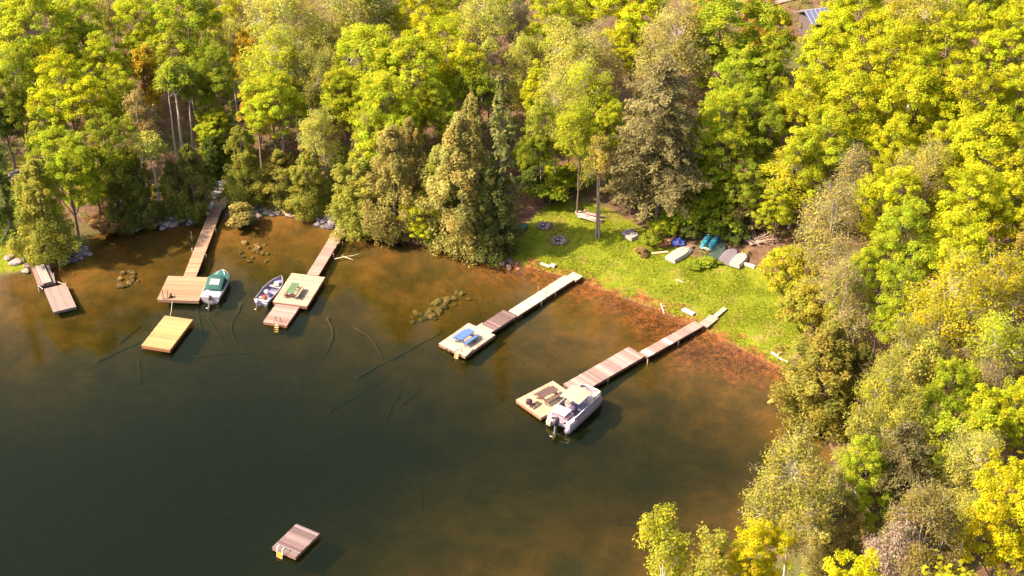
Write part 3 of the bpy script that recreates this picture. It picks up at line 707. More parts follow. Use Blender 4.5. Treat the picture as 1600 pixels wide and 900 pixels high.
stick_between('drift_log', 'short pinkish driftwood log lying level at the waterline left of the pinkish dock', 'log', (447,337), (463,339), .16, (.52,.33,.27))
stick_between('fallen_branch', 'thin bare branch floating right of the pinkish dock', 'branch', (523,405), (564,398), .06, (.42,.36,.22), None, .03, .1, 'bark', 6, True)
stick_between('fallen_branch', 'short bare branch floating under the longer one right of the pinkish dock', 'branch', (536,401), (552,407), .05, (.40,.34,.2), None, .03, .05, 'bark', 6, True)
stick_between('stick', 'pale stick lying on the red marsh edge near the white board', 'stick', (1033,476), (1038,492), .06, (.66,.50,.36))
stick_between('drift_log', 'white dead log on the shore under the right hand trees', 'log', (1206,553), (1232,568), .11, (.62,.50,.42))
stick_between('stick', 'short pale stick on the middle of the lawn', 'stick', (1056,438), (1070,443), .05, (.6,.5,.36))
def board(label, c, L, w, th, rz, col, name='board'):
    P = on_ground(*c); t = thing(name, label, 'board', (P.x,P.y,P.z+.06), rz)
    n = 2
    for i in range(n): MB().box((0,(i-.5)*w/n*1.02,th/2), (L,w/n*.96,th)).build('plank', 'wood', jit(col,.06), t)
    for s in (-1,1): MB().box((s*L*.38,0,-.03), (.08,w*.9,.05)).build('batten', 'wood', tuple(x*.7 for x in col), t)
board('white painted board lying where the lawn meets the red marsh', (1075.5,489), 1.25, .42, .16, RAD(-43), (.58,.53,.55))
board('pale plank on the lawn edge under the conifer shade', (852,415.5), 1.1, .24, .10, RAD(-36), (.62,.52,.40))
board('grey block of wood at the end of the pale plank', (864,417), .5, .4, .22, RAD(-30), (.48,.38,.33))
board('pale timber beam on the grass right of the white narrow boat', (1171,417), 1.1, .3, .22, RAD(-32), (.62,.48,.40))
board('tan board on the ground left of the white flat bottomed boat', (1031,396), 1.7, .3, .08, RAD(12), (.62,.40,.22))
for i in range(9):
    P = on_ground(1041+random.uniform(-7,9), 386+random.uniform(-6,5))
    t = thing('scrap_board', 'rusty brown board in the heap behind the white flat bottomed boat', 'board', (P.x,P.y,P.z+.25+.05*i), 0, 'scrap boards in a heap', rot=(random.uniform(-.5,.5), random.uniform(-.7,.7), random.uniform(0,3.1)))
    MB().box((0,0,0), (random.uniform(.9,1.6),random.uniform(.16,.32),.05)).build('plank', 'wood', jit((.36,.16,.085),.3), t)
    MB().box((.2,0,-.05), (.07,.2,.05)).build('batten', 'wood', (.26,.13,.08), t)
P = on_ground(1059,380); tb = MB(); rows_ = []
for i in range(13):
    rows_.append([])
    for j in range(11):
        x, y = -.75+1.5*i/12, -.6+1.2*j/10
        rows_[-1].append((x*(1+.1*math.sin(5*y)), y*(1+.1*math.cos(4*x)), max(.03, (.5*(1-(x/.8)**2)*(1-(y/.65)**2)+.16*math.sin(8*x+3*y)*math.cos(7*y-2*x)+.05))))
tp = tb.grid(rows_).build('tarpaulin', 'fabric', (.085,.10,.36), None, False, loc=(P.x,P.y,P.z)); tag(tp, 'crumpled violet blue tarpaulin over the heap behind the white boat', 'tarp')
P = on_ground(1174,382)
t = thing('brush_pile', 'pile of bare cut branches between the boats and the yellow trees', 'brush pile', (P.x,P.y,P.z))
for i in range(26):
    a = random.uniform(1.2, 3.0) if i % 3 else random.uniform(-.4, .6); L = random.uniform(1.6,3.6); x0, y0 = random.uniform(-.6,.9), random.uniform(-.7,.7)
    el = random.uniform(.05,.75); b = MB(); p = Vector((x0,y0,.1+.05*(i%6))); pts = [p]
    for k in range(4):
        p = p+Vector((math.cos(a)*math.cos(el), math.sin(a)*math.cos(el), math.sin(el)))*L/4; a += random.uniform(-.25,.25); el += random.uniform(-.2,.12); pts.append(p)
    b.tube(pts, [.045,.038,.03,.02,.01], 5)
    for k in (2,3):
        q = pts[k]; b.tube([q, q+Vector((random.uniform(-.4,.4),random.uniform(-.4,.4),random.uniform(.1,.5)))], [.016,.006], 4)
    b.build('branch', 'bark', jit((.40,.29,.24),.2), t)

def blob_mesh(seed, n=9, m=7, squash=.62):
    r = np.random.default_rng(seed); b = MB(); rows = []
    ph = r.random((6,3))*6.28; am = r.random(6)*.14+.04
    for i in range(m):
        th = math.pi*(i/(m-1)); row = []
        for j in range(n):
            a = 2*math.pi*j/n; d = np.array([math.sin(th)*math.cos(a), math.sin(th)*math.sin(a), math.cos(th)])
            k = 1+sum(am[q]*math.sin(2.2*d[0]*(q%3+1)+ph[q,0])*math.sin(2.0*d[1]*((q+1)%3+1)+ph[q,1])*math.cos(2*d[2]+ph[q,2]) for q in range(6))
            k = round(k*9)/9 if (i*j) % 3 == 0 else k
            row.append((d[0]*k, d[1]*k*.85, d[2]*k*squash))
        row.append(row[0]); rows.append(row)
    return b.grid(rows).mesh('rock', 'rock')
ROCKS = [blob_mesh(100+i, squash=.55+.06*(i%5)) for i in range(8)]
def rock(P, s, col, label, group, name='rock', k=None):
    o = link(name, ROCKS[(k if k is not None else random.randrange(8))], None, None, jit(col,.45), (P.x,P.y,P.z+s*.12), (random.uniform(-.2,.2),random.uniform(-.2,.2),random.uniform(0,6.28)))
    o.scale = (s*random.uniform(.85,1.25), s*random.uniform(.8,1.1), s*random.uniform(.7,1.1)); return tag(o, label, 'rock', group)
PUR = (.20,.155,.165)
for i in range(24):
    f = random.random(); rock(on_ground(97+f*44+random.uniform(-3,3), 407-f*14+random.uniform(-11,7)), random.uniform(.22,.5), PUR, 'purple grey rock on the shore beside the far left dock', 'rocks by the far left dock')
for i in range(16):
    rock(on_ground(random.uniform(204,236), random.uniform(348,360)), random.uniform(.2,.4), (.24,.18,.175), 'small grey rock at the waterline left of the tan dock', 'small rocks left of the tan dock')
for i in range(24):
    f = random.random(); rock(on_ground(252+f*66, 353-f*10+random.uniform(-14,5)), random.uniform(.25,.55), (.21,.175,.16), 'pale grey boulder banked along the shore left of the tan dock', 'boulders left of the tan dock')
rock(on_ground(304,343), 1.0, (.22,.175,.21), 'biggest purple grey boulder against the left side of the tan dock', None, 'boulder', 2)
rock(on_ground(262,340), .85, (.30,.275,.25), 'long pale boulder on top of the bank at its middle', None, 'boulder', 5)
for i in range(22):
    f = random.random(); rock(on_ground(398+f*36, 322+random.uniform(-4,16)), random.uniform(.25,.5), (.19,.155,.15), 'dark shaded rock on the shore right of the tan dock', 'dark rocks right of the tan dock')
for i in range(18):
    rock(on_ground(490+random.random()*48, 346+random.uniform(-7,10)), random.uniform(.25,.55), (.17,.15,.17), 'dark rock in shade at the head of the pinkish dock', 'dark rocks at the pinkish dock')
s_ = rock(on_ground(519,340), .75, (.42,.40,.47), 'flat grey slab at the head of the pinkish dock', None, 'rock_slab', 1); s_.scale = (1.0,.6,.3)
for lab, p, s in (('round flat boulder next to the far left dock', (27,410), .72), ('flat boulder on the lawn edge behind the round one', (15,403), .62), ('pale boulder half in the water left of the far left dock', (40,424), .55), ('cream boulder touching the head of the far left dock', (43,416), .45)):
    o = rock(on_ground(*p), s, (.30,.23,.215), lab, None, 'boulder'); o.scale.z *= .6
for i in range(16):
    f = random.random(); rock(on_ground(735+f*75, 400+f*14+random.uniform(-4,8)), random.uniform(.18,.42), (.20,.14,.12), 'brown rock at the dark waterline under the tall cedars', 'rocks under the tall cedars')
for i in range(34):                                     # stones on the lake bottom
    f = random.random(); rock(on_ground(650+f*80+random.uniform(-16,16), 502-f*45+random.uniform(-10,10)), random.uniform(.2,.46), (.17,.115,.04), 'stone lying under water left of the bleached dock', 'stones under water by the bleached dock', 'stone')
for i in range(13):
    rock(on_ground(random.uniform(180,216), random.uniform(424,448)), random.uniform(.22,.45), (.15,.10,.038), 'stone lying under water between the far left dock and the tan dock', 'stones under water by the far left dock', 'stone')
for i in range(18):
    rock(on_ground(random.uniform(376,420), random.uniform(376,410)), random.uniform(.2,.42), (.16,.105,.04), 'stone lying under water between the tan and pinkish docks', 'stones under water between two docks', 'stone')
rock(on_ground(1206,629), .36, (.5,.30,.09), 'single orange stone under shallow water near the right shore', None, 'stone', 3)
def fire_ring(label, px, py, r, col, n=11):
    P = on_ground(px, py); t = thing('fire_pit', label, 'fire pit', (P.x,P.y,P.z))
    for i in range(n):
        a = 6.283*i/n; o = link('stone', ROCKS[i % 8], t, None, jit(col,.25), (r*math.cos(a), r*math.sin(a), .1), (0,0,a)); o.scale = (.28,.24,.26)
    MB().lathe([(r*.95,.0),(r*.85,.09),(.1,.12)], n=12).build('ash_bed', 'rock', (.04,.034,.034), t)
    for k in range(4):
        a = k*1.5; MB().tube([(r*.6*math.cos(a), r*.6*math.sin(a), .12), (-r*.4*math.cos(a+.4), -r*.4*math.sin(a+.4), .3)], .06, 6).build('charred_log', 'bark', (.05,.045,.05) if k else (.55,.5,.55), t)
fire_ring('dark fire pit ringed with stones on the near edge of the lawn', 873, 377, .62, (.22,.16,.14))
fire_ring('dark fire pit farther back in the shade of the spruce', 850, 354, .6, (.2,.14,.13))
fire_ring('stone fire ring at the top of the left lawn', 28, 275, .95, (.34,.26,.28), 13)

# sunken logs
LOGS = [[(152,566),(186,551),(220,536)],[(188,536),(205,523),(220,510)],[(308,486),(314,514),(317,545)],[(324,500),(342,524),(360,544),(404,578)],
 [(378,478),(362,512),(370,540),(400,552)],[(290,560),(345,556),(400,552)],[(216,568),(220,604)],[(512,500),(520,528),(500,568)],[(556,516),(580,532),(598,562)],
 [(558,591),(625,556),(691,519)],[(517,644),(560,618),(604,591)],[(602,657),(627,614)],[(625,637),(655,609)],[(607,708),(640,747),(658,777),(658,798)],[(380,560),(440,590),(470,640)]]
def spline(q, m=6):
    P = [q[0]*2-q[1]]+q+[q[-1]*2-q[-2]]; o = []
    for i in range(1, len(P)-2):
        for k in range(m):
            t = k/m; o.append(.5*((2*P[i])+(P[i+1]-P[i-1])*t+(2*P[i-1]-5*P[i]+4*P[i+1]-P[i+2])*t*t+(3*P[i]-P[i-1]-3*P[i+1]+P[i+2])*t**3)+Vector((random.gauss(0,.04),random.gauss(0,.04),0)))
    return o+[q[-1]]
SL = ['lower left of the yellow raft','left of the yellow raft','just right of the yellow raft','curving away right of the yellow raft','hooked and close below the motorboat','level and below the yellow raft',
 'short and straight below the yellow raft','bent and below the swim step','right of the swim step','longest and pointing at the bleached dock','below the longest log','short one in the middle of the lake','short one beside the middle one','faint curved one in the deepest water','faint one below the pinkish dock']
for pts, sl in zip(LOGS, SL):
    Ps = [on_ground(*p) for p in pts]; A = Ps[0].copy(); t = thing('sunken_log', 'sunken log '+sl, 'log', A)
    q = [p-A+Vector((0,0,.12)) for p in Ps]
    q = spline(q)
    MB().tube(q, [.085-.05*i/len(q) for i in range(len(q))], 7).build('log_body', 'bark', jit((.16,.11,.04),.3), t, True)
    b = MB(); d = (q[-1]-q[0]).normalized(); s = d.cross(Vector((0,0,1)))
    for k in (-1,1): b.tube([q[0], q[0]-d*.12+s*k*.08+Vector((0,0,.05)), q[0]-d*.25+s*k*.16], [.07,.05,.03], 5)
    b.build('root_stub', 'bark', (.22,.17,.08), t)

# cabin at the top of the wood
P = on_ground(1281,64); t = thing('cabin', 'small cabin with a blue grey metal roof and dark porch among the trees', 'cabin', (P.x,P.y,P.z-.1), RAD(18))
MB().box((1.0,1.6,1.3), (4.6,3.4,2.6)).build('wall', 'wood', (.11,.08,.09), t)
for s, nm in ((-1,'roof'),(1,'roof')):
    b = MB(); b.box((0,0,0), (5.4,2.35,.08), Matrix.Rotation(s*RAD(-24),3,'X')); rf = b.build(nm, 'metal', (.20,.21,.30), t, loc=(1.0,1.6+s*1.04,3.05))
    for k in range(9): MB().box((-2.5+.62*k,0,.06), (.05,2.3,.05), Matrix.Rotation(s*RAD(-24),3,'X')).build('roof_seam', 'metal', (.42,.43,.56), rf)
dr = MB().box((.2,-.12,1.05), (.9,.06,2.0)).build('door', 'wood', (.07,.05,.05), t); MB().lathe([(.02,0),(.04,.03),(.02,.06)], (.55,-.2,1.0), 8).build('handle', 'metal', (.5,.5,.5), dr)
for x in (-.75,2.0): 
    w = MB().box((x,-.11,1.5), (.8,.05,.8)).build('window', 'paint', (.45,.4,.4), t); MB().box((x,-.145,1.5), (.66,.02,.66)).build('pane', 'paint', (.03,.04,.06), w)
MB().box((1.0,-.9,.12), (4.6,1.7,.2)).build('porch', 'wood', (.16,.11,.10), t)
for x in (-1.2,1.0,3.2): MB().box((x,-1.6,1.1), (.12,.12,2.0)).build('porch_post', 'wood', (.12,.09,.09), t)

# ------------------------------------------------------------------ tree prototypes
def leaves_mesh(name, P, Nn, a, b, tint, hue, r):
    n = len(P); Nn = Nn/(np.linalg.norm(Nn, axis=1, keepdims=True)+1e-9)
    q = r.normal(size=(n,3)); u = np.cross(Nn, q); u /= np.linalg.norm(u, axis=1, keepdims=True)+1e-9; v = np.cross(Nn, u)
    a = a[:,None]; b = b[:,None]; fold = Nn*b*.35
    V = np.stack([P+u*a, P+v*b+fold, P-u*a, P-v*b+fold], 1).reshape(-1,3)
    F = np.arange(4*n).reshape(-1,4)
    return np_mesh(name, V, F, 'leaf', {'tint': ('FACE', tint), 'hue': ('FACE', hue)})
def unit(v): return v/(np.linalg.norm(v, axis=-1, keepdims=True)+1e-9)
def clump_leaves(r, Cn, rad, n, size, up=.7, out=.6, flat=.7, asp=.7, ctr=None, rnd=1.0, elong=1.0):
    k = len(Cn); d = r.normal(size=(k,n,3)); d = unit(d)*(r.random((k,n,1))**.4)
    P = Cn[:,None,:] + d*rad[:,None,None]*np.array([1,1,flat])
    Nn = d*out + np.array([0,0,up]) + r.normal(size=(k,n,3))*.42*rnd
    if ctr is not None: Nn = Nn + unit(Cn-ctr)[:,None,:]*.35
    s = size*r.uniform(.65,1.3,(k,n))
    t = np.clip(.5+.20*r.normal(size=(k,1))+.20*r.normal(size=(k,n)), 0, 1); h = np.clip(.5+.24*r.normal(size=(k,1))+.12*r.normal(size=(k,n)), 0, 1)
    return P.reshape(-1,3), Nn.reshape(-1,3), (s*elong).ravel(), (s*asp).ravel(), t.ravel(), h.ravel()
def trunk_line(r, H, wob=.25, n=7):
    pts = [np.array([0,0,-.4])]; p = np.array([0.,0,-.4]); dv = r.normal(size=2)*.02
    for i in range(n):
        p = p + np.array([dv[0]*H/n+r.normal()*wob*.3, dv[1]*H/n+r.normal()*wob*.3, (H+.4)/n]); pts.append(p)
    return np.array(pts)
def at_h(line, z):
    return np.array([np.interp(z, line[:,2], line[:,0]), np.interp(z, line[:,2], line[:,1]), z])
def limb(mb, a, b, r0, r1, r, sag=.12, n=5):
    a = np.array(a); b = np.array(b); m = (a+b)/2 + np.array([0,0,sag*np.linalg.norm(b-a)]) + r.normal(size=3)*.06*np.linalg.norm(b-a)
    mb.tube([a, m, b], [r0, (r0+r1)/2, r1], n, False)
def broad(seed, R, H, c, n_cl, n_lf, size, rad, lobes=7, twigs=0, br=.16, flat=.7, shell=.62, bare=0):
    r = np.random.default_rng(seed); zc = H-c; line = trunk_line(r, H-.5*c); w = MB()
    w.tube([tuple(p) for p in line], [br*(1.25 if i == 0 else (1-.8*i/len(line))) for i in range(len(line))], 7, False)
    L = [(np.array([r.normal()*.1*R, r.normal()*.1*R, zc+.45*c]), np.array([.58*R,.58*R,.55*c]))]
    a0 = r.random()*6.28
    for i in range(lobes):
        a = a0+6.283*i/lobes+r.normal()*.2; q = .50*R*r.uniform(.75,1.25); s = r.uniform(.38,.58)
        L.append((np.array([q*math.cos(a), q*math.sin(a), zc+c*r.uniform(-.55,.35)]), np.array([s*R,s*R,s*c*r.uniform(.75,1.1)])))
    Cn = []
    for li, (p, sz) in enumerate(L):
        st = at_h(line, max(H-2*c, p[2]-.75*c)); limb(w, st, p, br*.42, br*.16, r, .05)
        m = max(4, int(n_cl*(np.prod(sz)**(2/3))/sum(np.prod(s2)**(2/3) for _, s2 in L)))
        d = unit(r.normal(size=(m,3))); d[:,2] = np.where(d[:,2] < -.45, -d[:,2], d[:,2])
        pts = p + d*sz*r.uniform(shell,1.05,(m,1))*(1+.10*r.normal(size=(m,1)))
        keep = np.ones(m, bool)
        for lj, (p2, s2) in enumerate(L):
            if lj != li: keep &= np.linalg.norm((pts-p2)/s2, axis=1) > .62
        pts = pts[keep]; Cn.append(pts)
        for k, q in enumerate(pts):
            if k % 2 == 0 or twigs: limb(w, p+(q-p)*.1, q, br*.14, br*.05, r, .0, 3)
            for _ in range(twigs):
                e = q+unit(r.normal(size=3)+np.array([0,0,.7])+.6*unit(q-p))*rad*r.uniform(.8,1.9); w.tube([q, e], [br*.06, br*.02], 3, False)
    Cn = np.concatenate(Cn); ctr = np.array([0,0,zc-.2*c])
    A = clump_leaves(r, Cn, rad*r.uniform(.7,1.25,len(Cn)), n_lf, size, flat=flat, ctr=ctr)
    return dict(trunk=w.mesh('trunk', 'bark', True), crown=leaves_mesh('crown', *A, r), R=R*1.02, H=H, zc=zc)
def cedar(seed, R, H, n_cl=240, n_lf=110, size=.098):
    r = np.random.default_rng(seed); line = trunk_line(r, H-.3, .12); w = MB()
    w.tube([tuple(p) for p in line], [.16*(1-.85*i/len(line)) for i in range(len(line))], 6, False)
    t = r.random(n_cl)**1.25; lob = 1+.20*np.sin(3*r.random()*6+t*9)
    ang = r.random(n_cl)*6.283; prof = np.minimum(1, .62+t*2.0)*(1-t)**.5
    rr = R*prof*lob*(1+.20*np.sin(3*ang+6*t+seed)+.10*np.sin(5*ang-9*t))*r.uniform(.5,1.15,n_cl)
    z = .04*H+t*H*.95; Cn = np.stack([rr*np.cos(ang), rr*np.sin(ang), z], 1)
    for i in range(0, n_cl, 3): limb(w, at_h(line, max(.2, z[i]-.25*rr[i])), Cn[i], .03, .01, r, .0, 3)
    P, Nn, a, b, ti, hu = clump_leaves(r, Cn, R*.22*r.uniform(.7,1.3,n_cl)*(.55+.6*(1-t)), n_lf, size, up=.45, out=.35, flat=1.25, asp=.5, ctr=np.array([0,0,.3*H]), elong=1.25)
    return dict(trunk=w.mesh('trunk', 'bark', True), crown=leaves_mesh('crown', P, Nn, a, b, ti, hu, r), R=R, H=H, zc=H*.5)
def conifer(seed, R, H, pw=.85, base=.06, step=.42, nb=7, dens=26, size=.15, droop=.25, ragged=.25, wid=.28):
    r = np.random.default_rng(seed); line = trunk_line(r, H, .08); w = MB()
    w.tube([tuple(p) for p in line], [.20*(1-.93*i/len(line)) for i in range(len(line))], 7, False)
    P = []; T = []; K = []; z = base*H
    while z < H-.15:
        t = (z-base*H)/(H-base*H); Rz = R*((1-t)**pw)*min(1, .55+t*4)+.10
        for k in range(max(4, int(nb*(.5+.5*(1-t))))):
            a = r.random()*6.283; Lb = Rz*(1+ragged*r.normal()); Lb = max(.12, min(Lb, R*1.15)); o = at_h(line, z+r.normal()*.1)
            d = np.array([math.cos(a), math.sin(a), 0]); dz = -droop*Lb*r.uniform(.3,1.3)+.25*t*Lb
            e = o+d*Lb+np.array([0,0,dz]); m = o+d*Lb*.55+np.array([0,0,.35*dz+.08*Lb])
            if Lb > .5: w.tube([o, m, e], [.035, .022, .008], 3, False)
            n = max(6, int(Lb*dens)); s = r.random(n)**.75
            q = o[None]*((1-s)**2)[:,None]+2*(s*(1-s))[:,None]*m[None]+(s**2)[:,None]*e[None]
            side = np.array([-d[1], d[0], 0]); ww = wid*Lb*(1.05-s)+.10
            q = q+side[None]*(r.normal(size=n)*ww*.6)[:,None]+np.array([0,0,1])[None]*(r.normal(size=n)*.09-.05)[:,None]
            P.append(q); T.append(np.clip(.5+.2*r.normal()+.2*r.normal(size=n),0,1)); K.append(np.repeat(d[None],n,0))
        z += step*r.uniform(.7,1.3)*(1-.35*t)
    P = np.concatenate(P); T = np.concatenate(T); K = np.concatenate(K); n = len(P)
    Nn = np.array([0,0,.8])+K*.5+r.normal(size=(n,3))*.5; s = size*r.uniform(.7,1.35,n)
    return dict(trunk=w.mesh('trunk', 'bark', True), crown=leaves_mesh('crown', P, Nn, s*1.3, s*.55, T, np.clip(.5+.25*r.normal(size=n),0,1), r), R=R, H=H, zc=H*.5)
def snag(seed, R, H):
    r = np.random.default_rng(seed); line = trunk_line(r, H, .15); w = MB()
    w.tube([tuple(p) for p in line], [.21*(1-.75*i/len(line)) for i in range(len(line))], 7)
    b = MB()
    for i in range(26):
        z = H*r.uniform(.55,1.0); o = at_h(line, z); a = r.random()*6.283; L = R*r.uniform(.35,1.0)
        e = o+np.array([math.cos(a)*L, math.sin(a)*L, L*r.uniform(-.1,.7)]); m = (o+e)/2+r.normal(size=3)*.15
        b.tube([o,m,e], [.06,.04,.012], 4, False)
        for _ in range(4):
            q = m+(e-m)*r.random(); b.tube([q, q+unit(r.normal(size=3)+np.array([0,0,.3]))*r.uniform(.4,1.0)], [.018,.005], 3, False)
    return dict(trunk=w.mesh('trunk', 'bark', True), crown=b.mesh('crown', 'bark'), R=R, H=H, zc=H*.75)
PROTO = {
 'maple': [broad(200+i, 3.7, 14.5, 5.6, 350, 96, .088, .50, lobes=7+i%3) for i in range(6)],
 'maple_s': [broad(230+i, 1.9, 8.5, 3.0, 140, 84, .086, .40, lobes=6) for i in range(4)],
 'airy': [broad(260+i, 3.4, 14.5, 5.6, 300, 54, .088, .72, lobes=7+i%2, twigs=2, br=.13, flat=.9, shell=.5) for i in range(5)],
 'airy_s': [broad(290+i, 1.9, 10.5, 4.0, 130, 56, .086, .52, lobes=6, twigs=1, br=.10, flat=.9, shell=.5) for i in range(3)],
 'bare': [broad(320+i, 2.6, 12.0, 4.6, 200, 30, .085, .7, lobes=6, twigs=5, br=.15, flat=1.0, shell=.4) for i in range(3)],
 'cedar': [cedar(350+i, 2.6, 10.0) for i in range(5)],
 'spruce': [conifer(380+i, 1.9, 17.0, size=.115, dens=52, nb=10, step=.34, wid=.34) for i in range(2)],
 'spruce_s': [conifer(390+i, 1.0, 8.0, step=.32, nb=6, size=.11) for i in range(2)],
 'pine': [conifer(400+i, 3.9, 15.5, pw=.55, base=.24, step=.38, nb=9, dens=50, size=.105, droop=.22, ragged=.32, wid=.32) for i in range(3)],
 'snag': [snag(430, 2.2, 12.0)],
 'pole': [broad(480+i, 1.5, 13.0, 2.3, 70, 50, .09, .5, lobes=4, twigs=2, br=.15, flat=.9, shell=.5) for i in range(4)],
 'thicket': [broad(460+i, 3.2, 5.6, 2.75, 320, 84, .095, .48, lobes=8, br=.07) for i in range(3)],
 'shrub': [broad(440+i, 1.5, 2.6, 1.25, 60, 40, .12, .42, lobes=5, br=.06) for i in range(3)],
}
NAME = {'maple':'maple_tree','maple_s':'maple_tree','airy':'birch_tree','airy_s':'birch_tree','bare':'budding_tree','cedar':'cedar_tree','spruce':'spruce_tree','spruce_s':'spruce_tree','pine':'pine_tree','snag':'dead_tree','shrub':'shrub','thicket':'shrub','pole':'birch_tree'}
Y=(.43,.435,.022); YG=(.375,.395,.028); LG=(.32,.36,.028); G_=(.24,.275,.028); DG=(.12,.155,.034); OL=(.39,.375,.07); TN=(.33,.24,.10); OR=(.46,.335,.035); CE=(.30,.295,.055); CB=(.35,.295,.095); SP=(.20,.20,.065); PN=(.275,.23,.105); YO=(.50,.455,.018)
BK=(.20,.15,.12); WB=(.52,.46,.42); GB=(.30,.25,.22)
cnt = {}
def put(kind, base, r, H, col, label, bark=None, group=None, lean=None):
    k = kind
    if k+'_s' in PROTO and r < 2.35: k = k+'_s'
    L = PROTO[k]; cnt[k] = cnt.get(k, -1)+1; p = L[cnt[k] % len(L)]
    t = thing(NAME[k], label, 'shrub' if NAME[k] == 'shrub' else 'tree', (base.x, base.y, h1(base.x, base.y)-.05), random.uniform(0,6.28), group)
    if lean: t.rotation_euler = (lean[0], lean[1], t.rotation_euler.z)
    t.scale = (r/p['R'], r/p['R'], H/p['H'])
    bc = bark or (WB if kind == 'airy' else GB if kind in ('bare','snag') else BK)
    link('stem' if NAME[k] == 'shrub' else 'trunk', p['trunk'], t, None, jit(bc,.12))
    link('foliage' if NAME[k] == 'shrub' else ('branches' if kind == 'snag' else 'crown'), p['crown'], t, None, jit(col if kind != 'snag' else bc, .06))
    return t
BAD = []
WK = {'maple':1.28,'airy':1.22,'bare':1.15,'cedar':1.1,'pine':1.1}
def T(kind, px, py, w, col, label, H=None, bark=None, lean=None):
    """a tree whose crown shows at pixel px, py with a width of w pixels"""
    z = 8.0; w *= WK.get(kind, 1.0)
    for _ in range(10):
        P = G(px, py, z); r = w/2/ppm(P); k = kind+'_s' if kind+'_s' in PROTO and r < 2.35 else kind
        Ht = H or {'maple':6.5+2.0*r,'airy':7.5+2.0*r,'bare':7+2*r,'cedar':3.9*r,'spruce':9*r,'pine':4*r,'shrub':1.7*r,'thicket':1.7*r,'pole':11,'snag':11}[kind]
        p = PROTO[k][0]; z = .5*z+.5*(h1(P.x,P.y)+p['zc']/p['H']*Ht)
    if poly_sd(WATER, [P.x],[P.y])[0] > -.2: BAD.append((label, round(float(poly_sd(WATER,[P.x],[P.y])[0]),1)))
    return put(kind, P, r, Ht, col, label, bark, None, lean)
def B(kind, bx, by, topy, w, col, label, bark=None, lean=None):
    """a tree standing at pixel bx, by whose top reaches pixel row topy"""
    P = on_ground(bx, by); s = ppm(P); H = (by-topy)/(s*math.cos(math.atan2(CAM.z, P.y-CAM.y)))
    if poly_sd(WATER, [P.x],[P.y])[0] > -.1: BAD.append((label, round(float(poly_sd(WATER,[P.x],[P.y])[0]),1)))
    return put(kind, P, w*WK.get(kind, 1.0)*.95/2/s, H*.97, col, label, bark, None, lean)

# ---- top left
T('maple',55,70,120,YG,'broad yellow green maple filling the top left corner')
T('maple',25,150,80,G_,'dark green maple at the left edge below the corner maple')
T('maple',130,60,80,LG,'green maple right beside the corner maple at the top left')
T('maple',110,165,95,Y,'yellow maple below the corner maple and above the left lawn')
T('maple',165,120,70,YG,'yellow green maple between the corner maple and the white trunk cluster')
T('maple',215,55,75,YG,'upright yellow green maple at the top left, third from the corner')
T('maple',290,60,105,LG,'fresh green maple directly above the cluster of bare white trunks')
T('maple',355,48,50,Y,'small yellow maple upper right of the bare white trunks')
T('bare',352,12,60,TN,'brown leafless tree at the top edge above the small yellow maple')
T('bare',388,40,45,CB,'brown leafless tree at the top edge left of the big olive birches')
T('maple',232,122,50,OR,'orange tinted maple left of the bare white trunk cluster')
T('maple',190,165,60,YG,'low yellow green maple left of the tan budding birch')
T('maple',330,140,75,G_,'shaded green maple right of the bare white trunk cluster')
T('maple',392,108,55,OR,'orange yellow maple on the left flank of the olive birches')
T('maple',400,182,45,OR,'small orange maple below the orange yellow one')
B('pole',292,262,92,60,LG,'cluster of tall bare white trunks with a thin green top', WB)
B('pole',278,255,96,40,LG,'bare white trunk leaning left in the white trunk cluster', WB, (0,-.08))
B('pole',303,255,110,40,G_,'bare white trunk on the right of the white trunk cluster', WB, (0,.05))
T('airy',217,205,52,TN,'tan budding birch above the rocky shore of the tan dock')
B('pole',249,338,200,55,OL,'slim pale birch trunk leaning at the rocky shore', WB, (0,-.10))
B('spruce',374,262,155,34,(.16,.19,.04),'narrow light green spruce above the head of the tan dock')
# ---- left shore
B('cedar',78,402,252,86,CE,'olive cedar standing alone on the left lawn shore')
T('maple',104,268,85,LG,'yellow green maple behind the lone olive cedar')
T('maple',150,290,75,YG,'low yellow maple right behind the lone olive cedar', 6)
T('maple',172,240,80,G_,'green shaded maple above the red shore left of the tan dock')
T('cedar',215,300,55,(.18,.19,.04),'small dark cedar left of the leaning pale birch trunk')
T('cedar',185,318,45,(.19,.195,.04),'lowest small dark cedar on the red shore')
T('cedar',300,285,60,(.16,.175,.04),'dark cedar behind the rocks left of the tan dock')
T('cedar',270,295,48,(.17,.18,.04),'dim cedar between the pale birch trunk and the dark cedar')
T('bare',272,268,45,(.26,.15,.10),'reddish budding tree right of the leaning pale birch trunk', 6)
B('cedar',386,318,198,66,(.22,.22,.04),'bushy green cedar at the head of the tan dock')
T('shrub',374,338,50,CB,'tan green bush overhanging the right side of the tan dock head')
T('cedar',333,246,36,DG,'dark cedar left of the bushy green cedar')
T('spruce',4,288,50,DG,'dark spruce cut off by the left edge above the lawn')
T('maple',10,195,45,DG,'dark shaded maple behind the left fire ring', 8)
T('maple',72,215,50,G_,'small green maple just behind the left lawn')
B('maple',-95,372,235,95,G_,'green maple beyond the left edge shading the lawn')
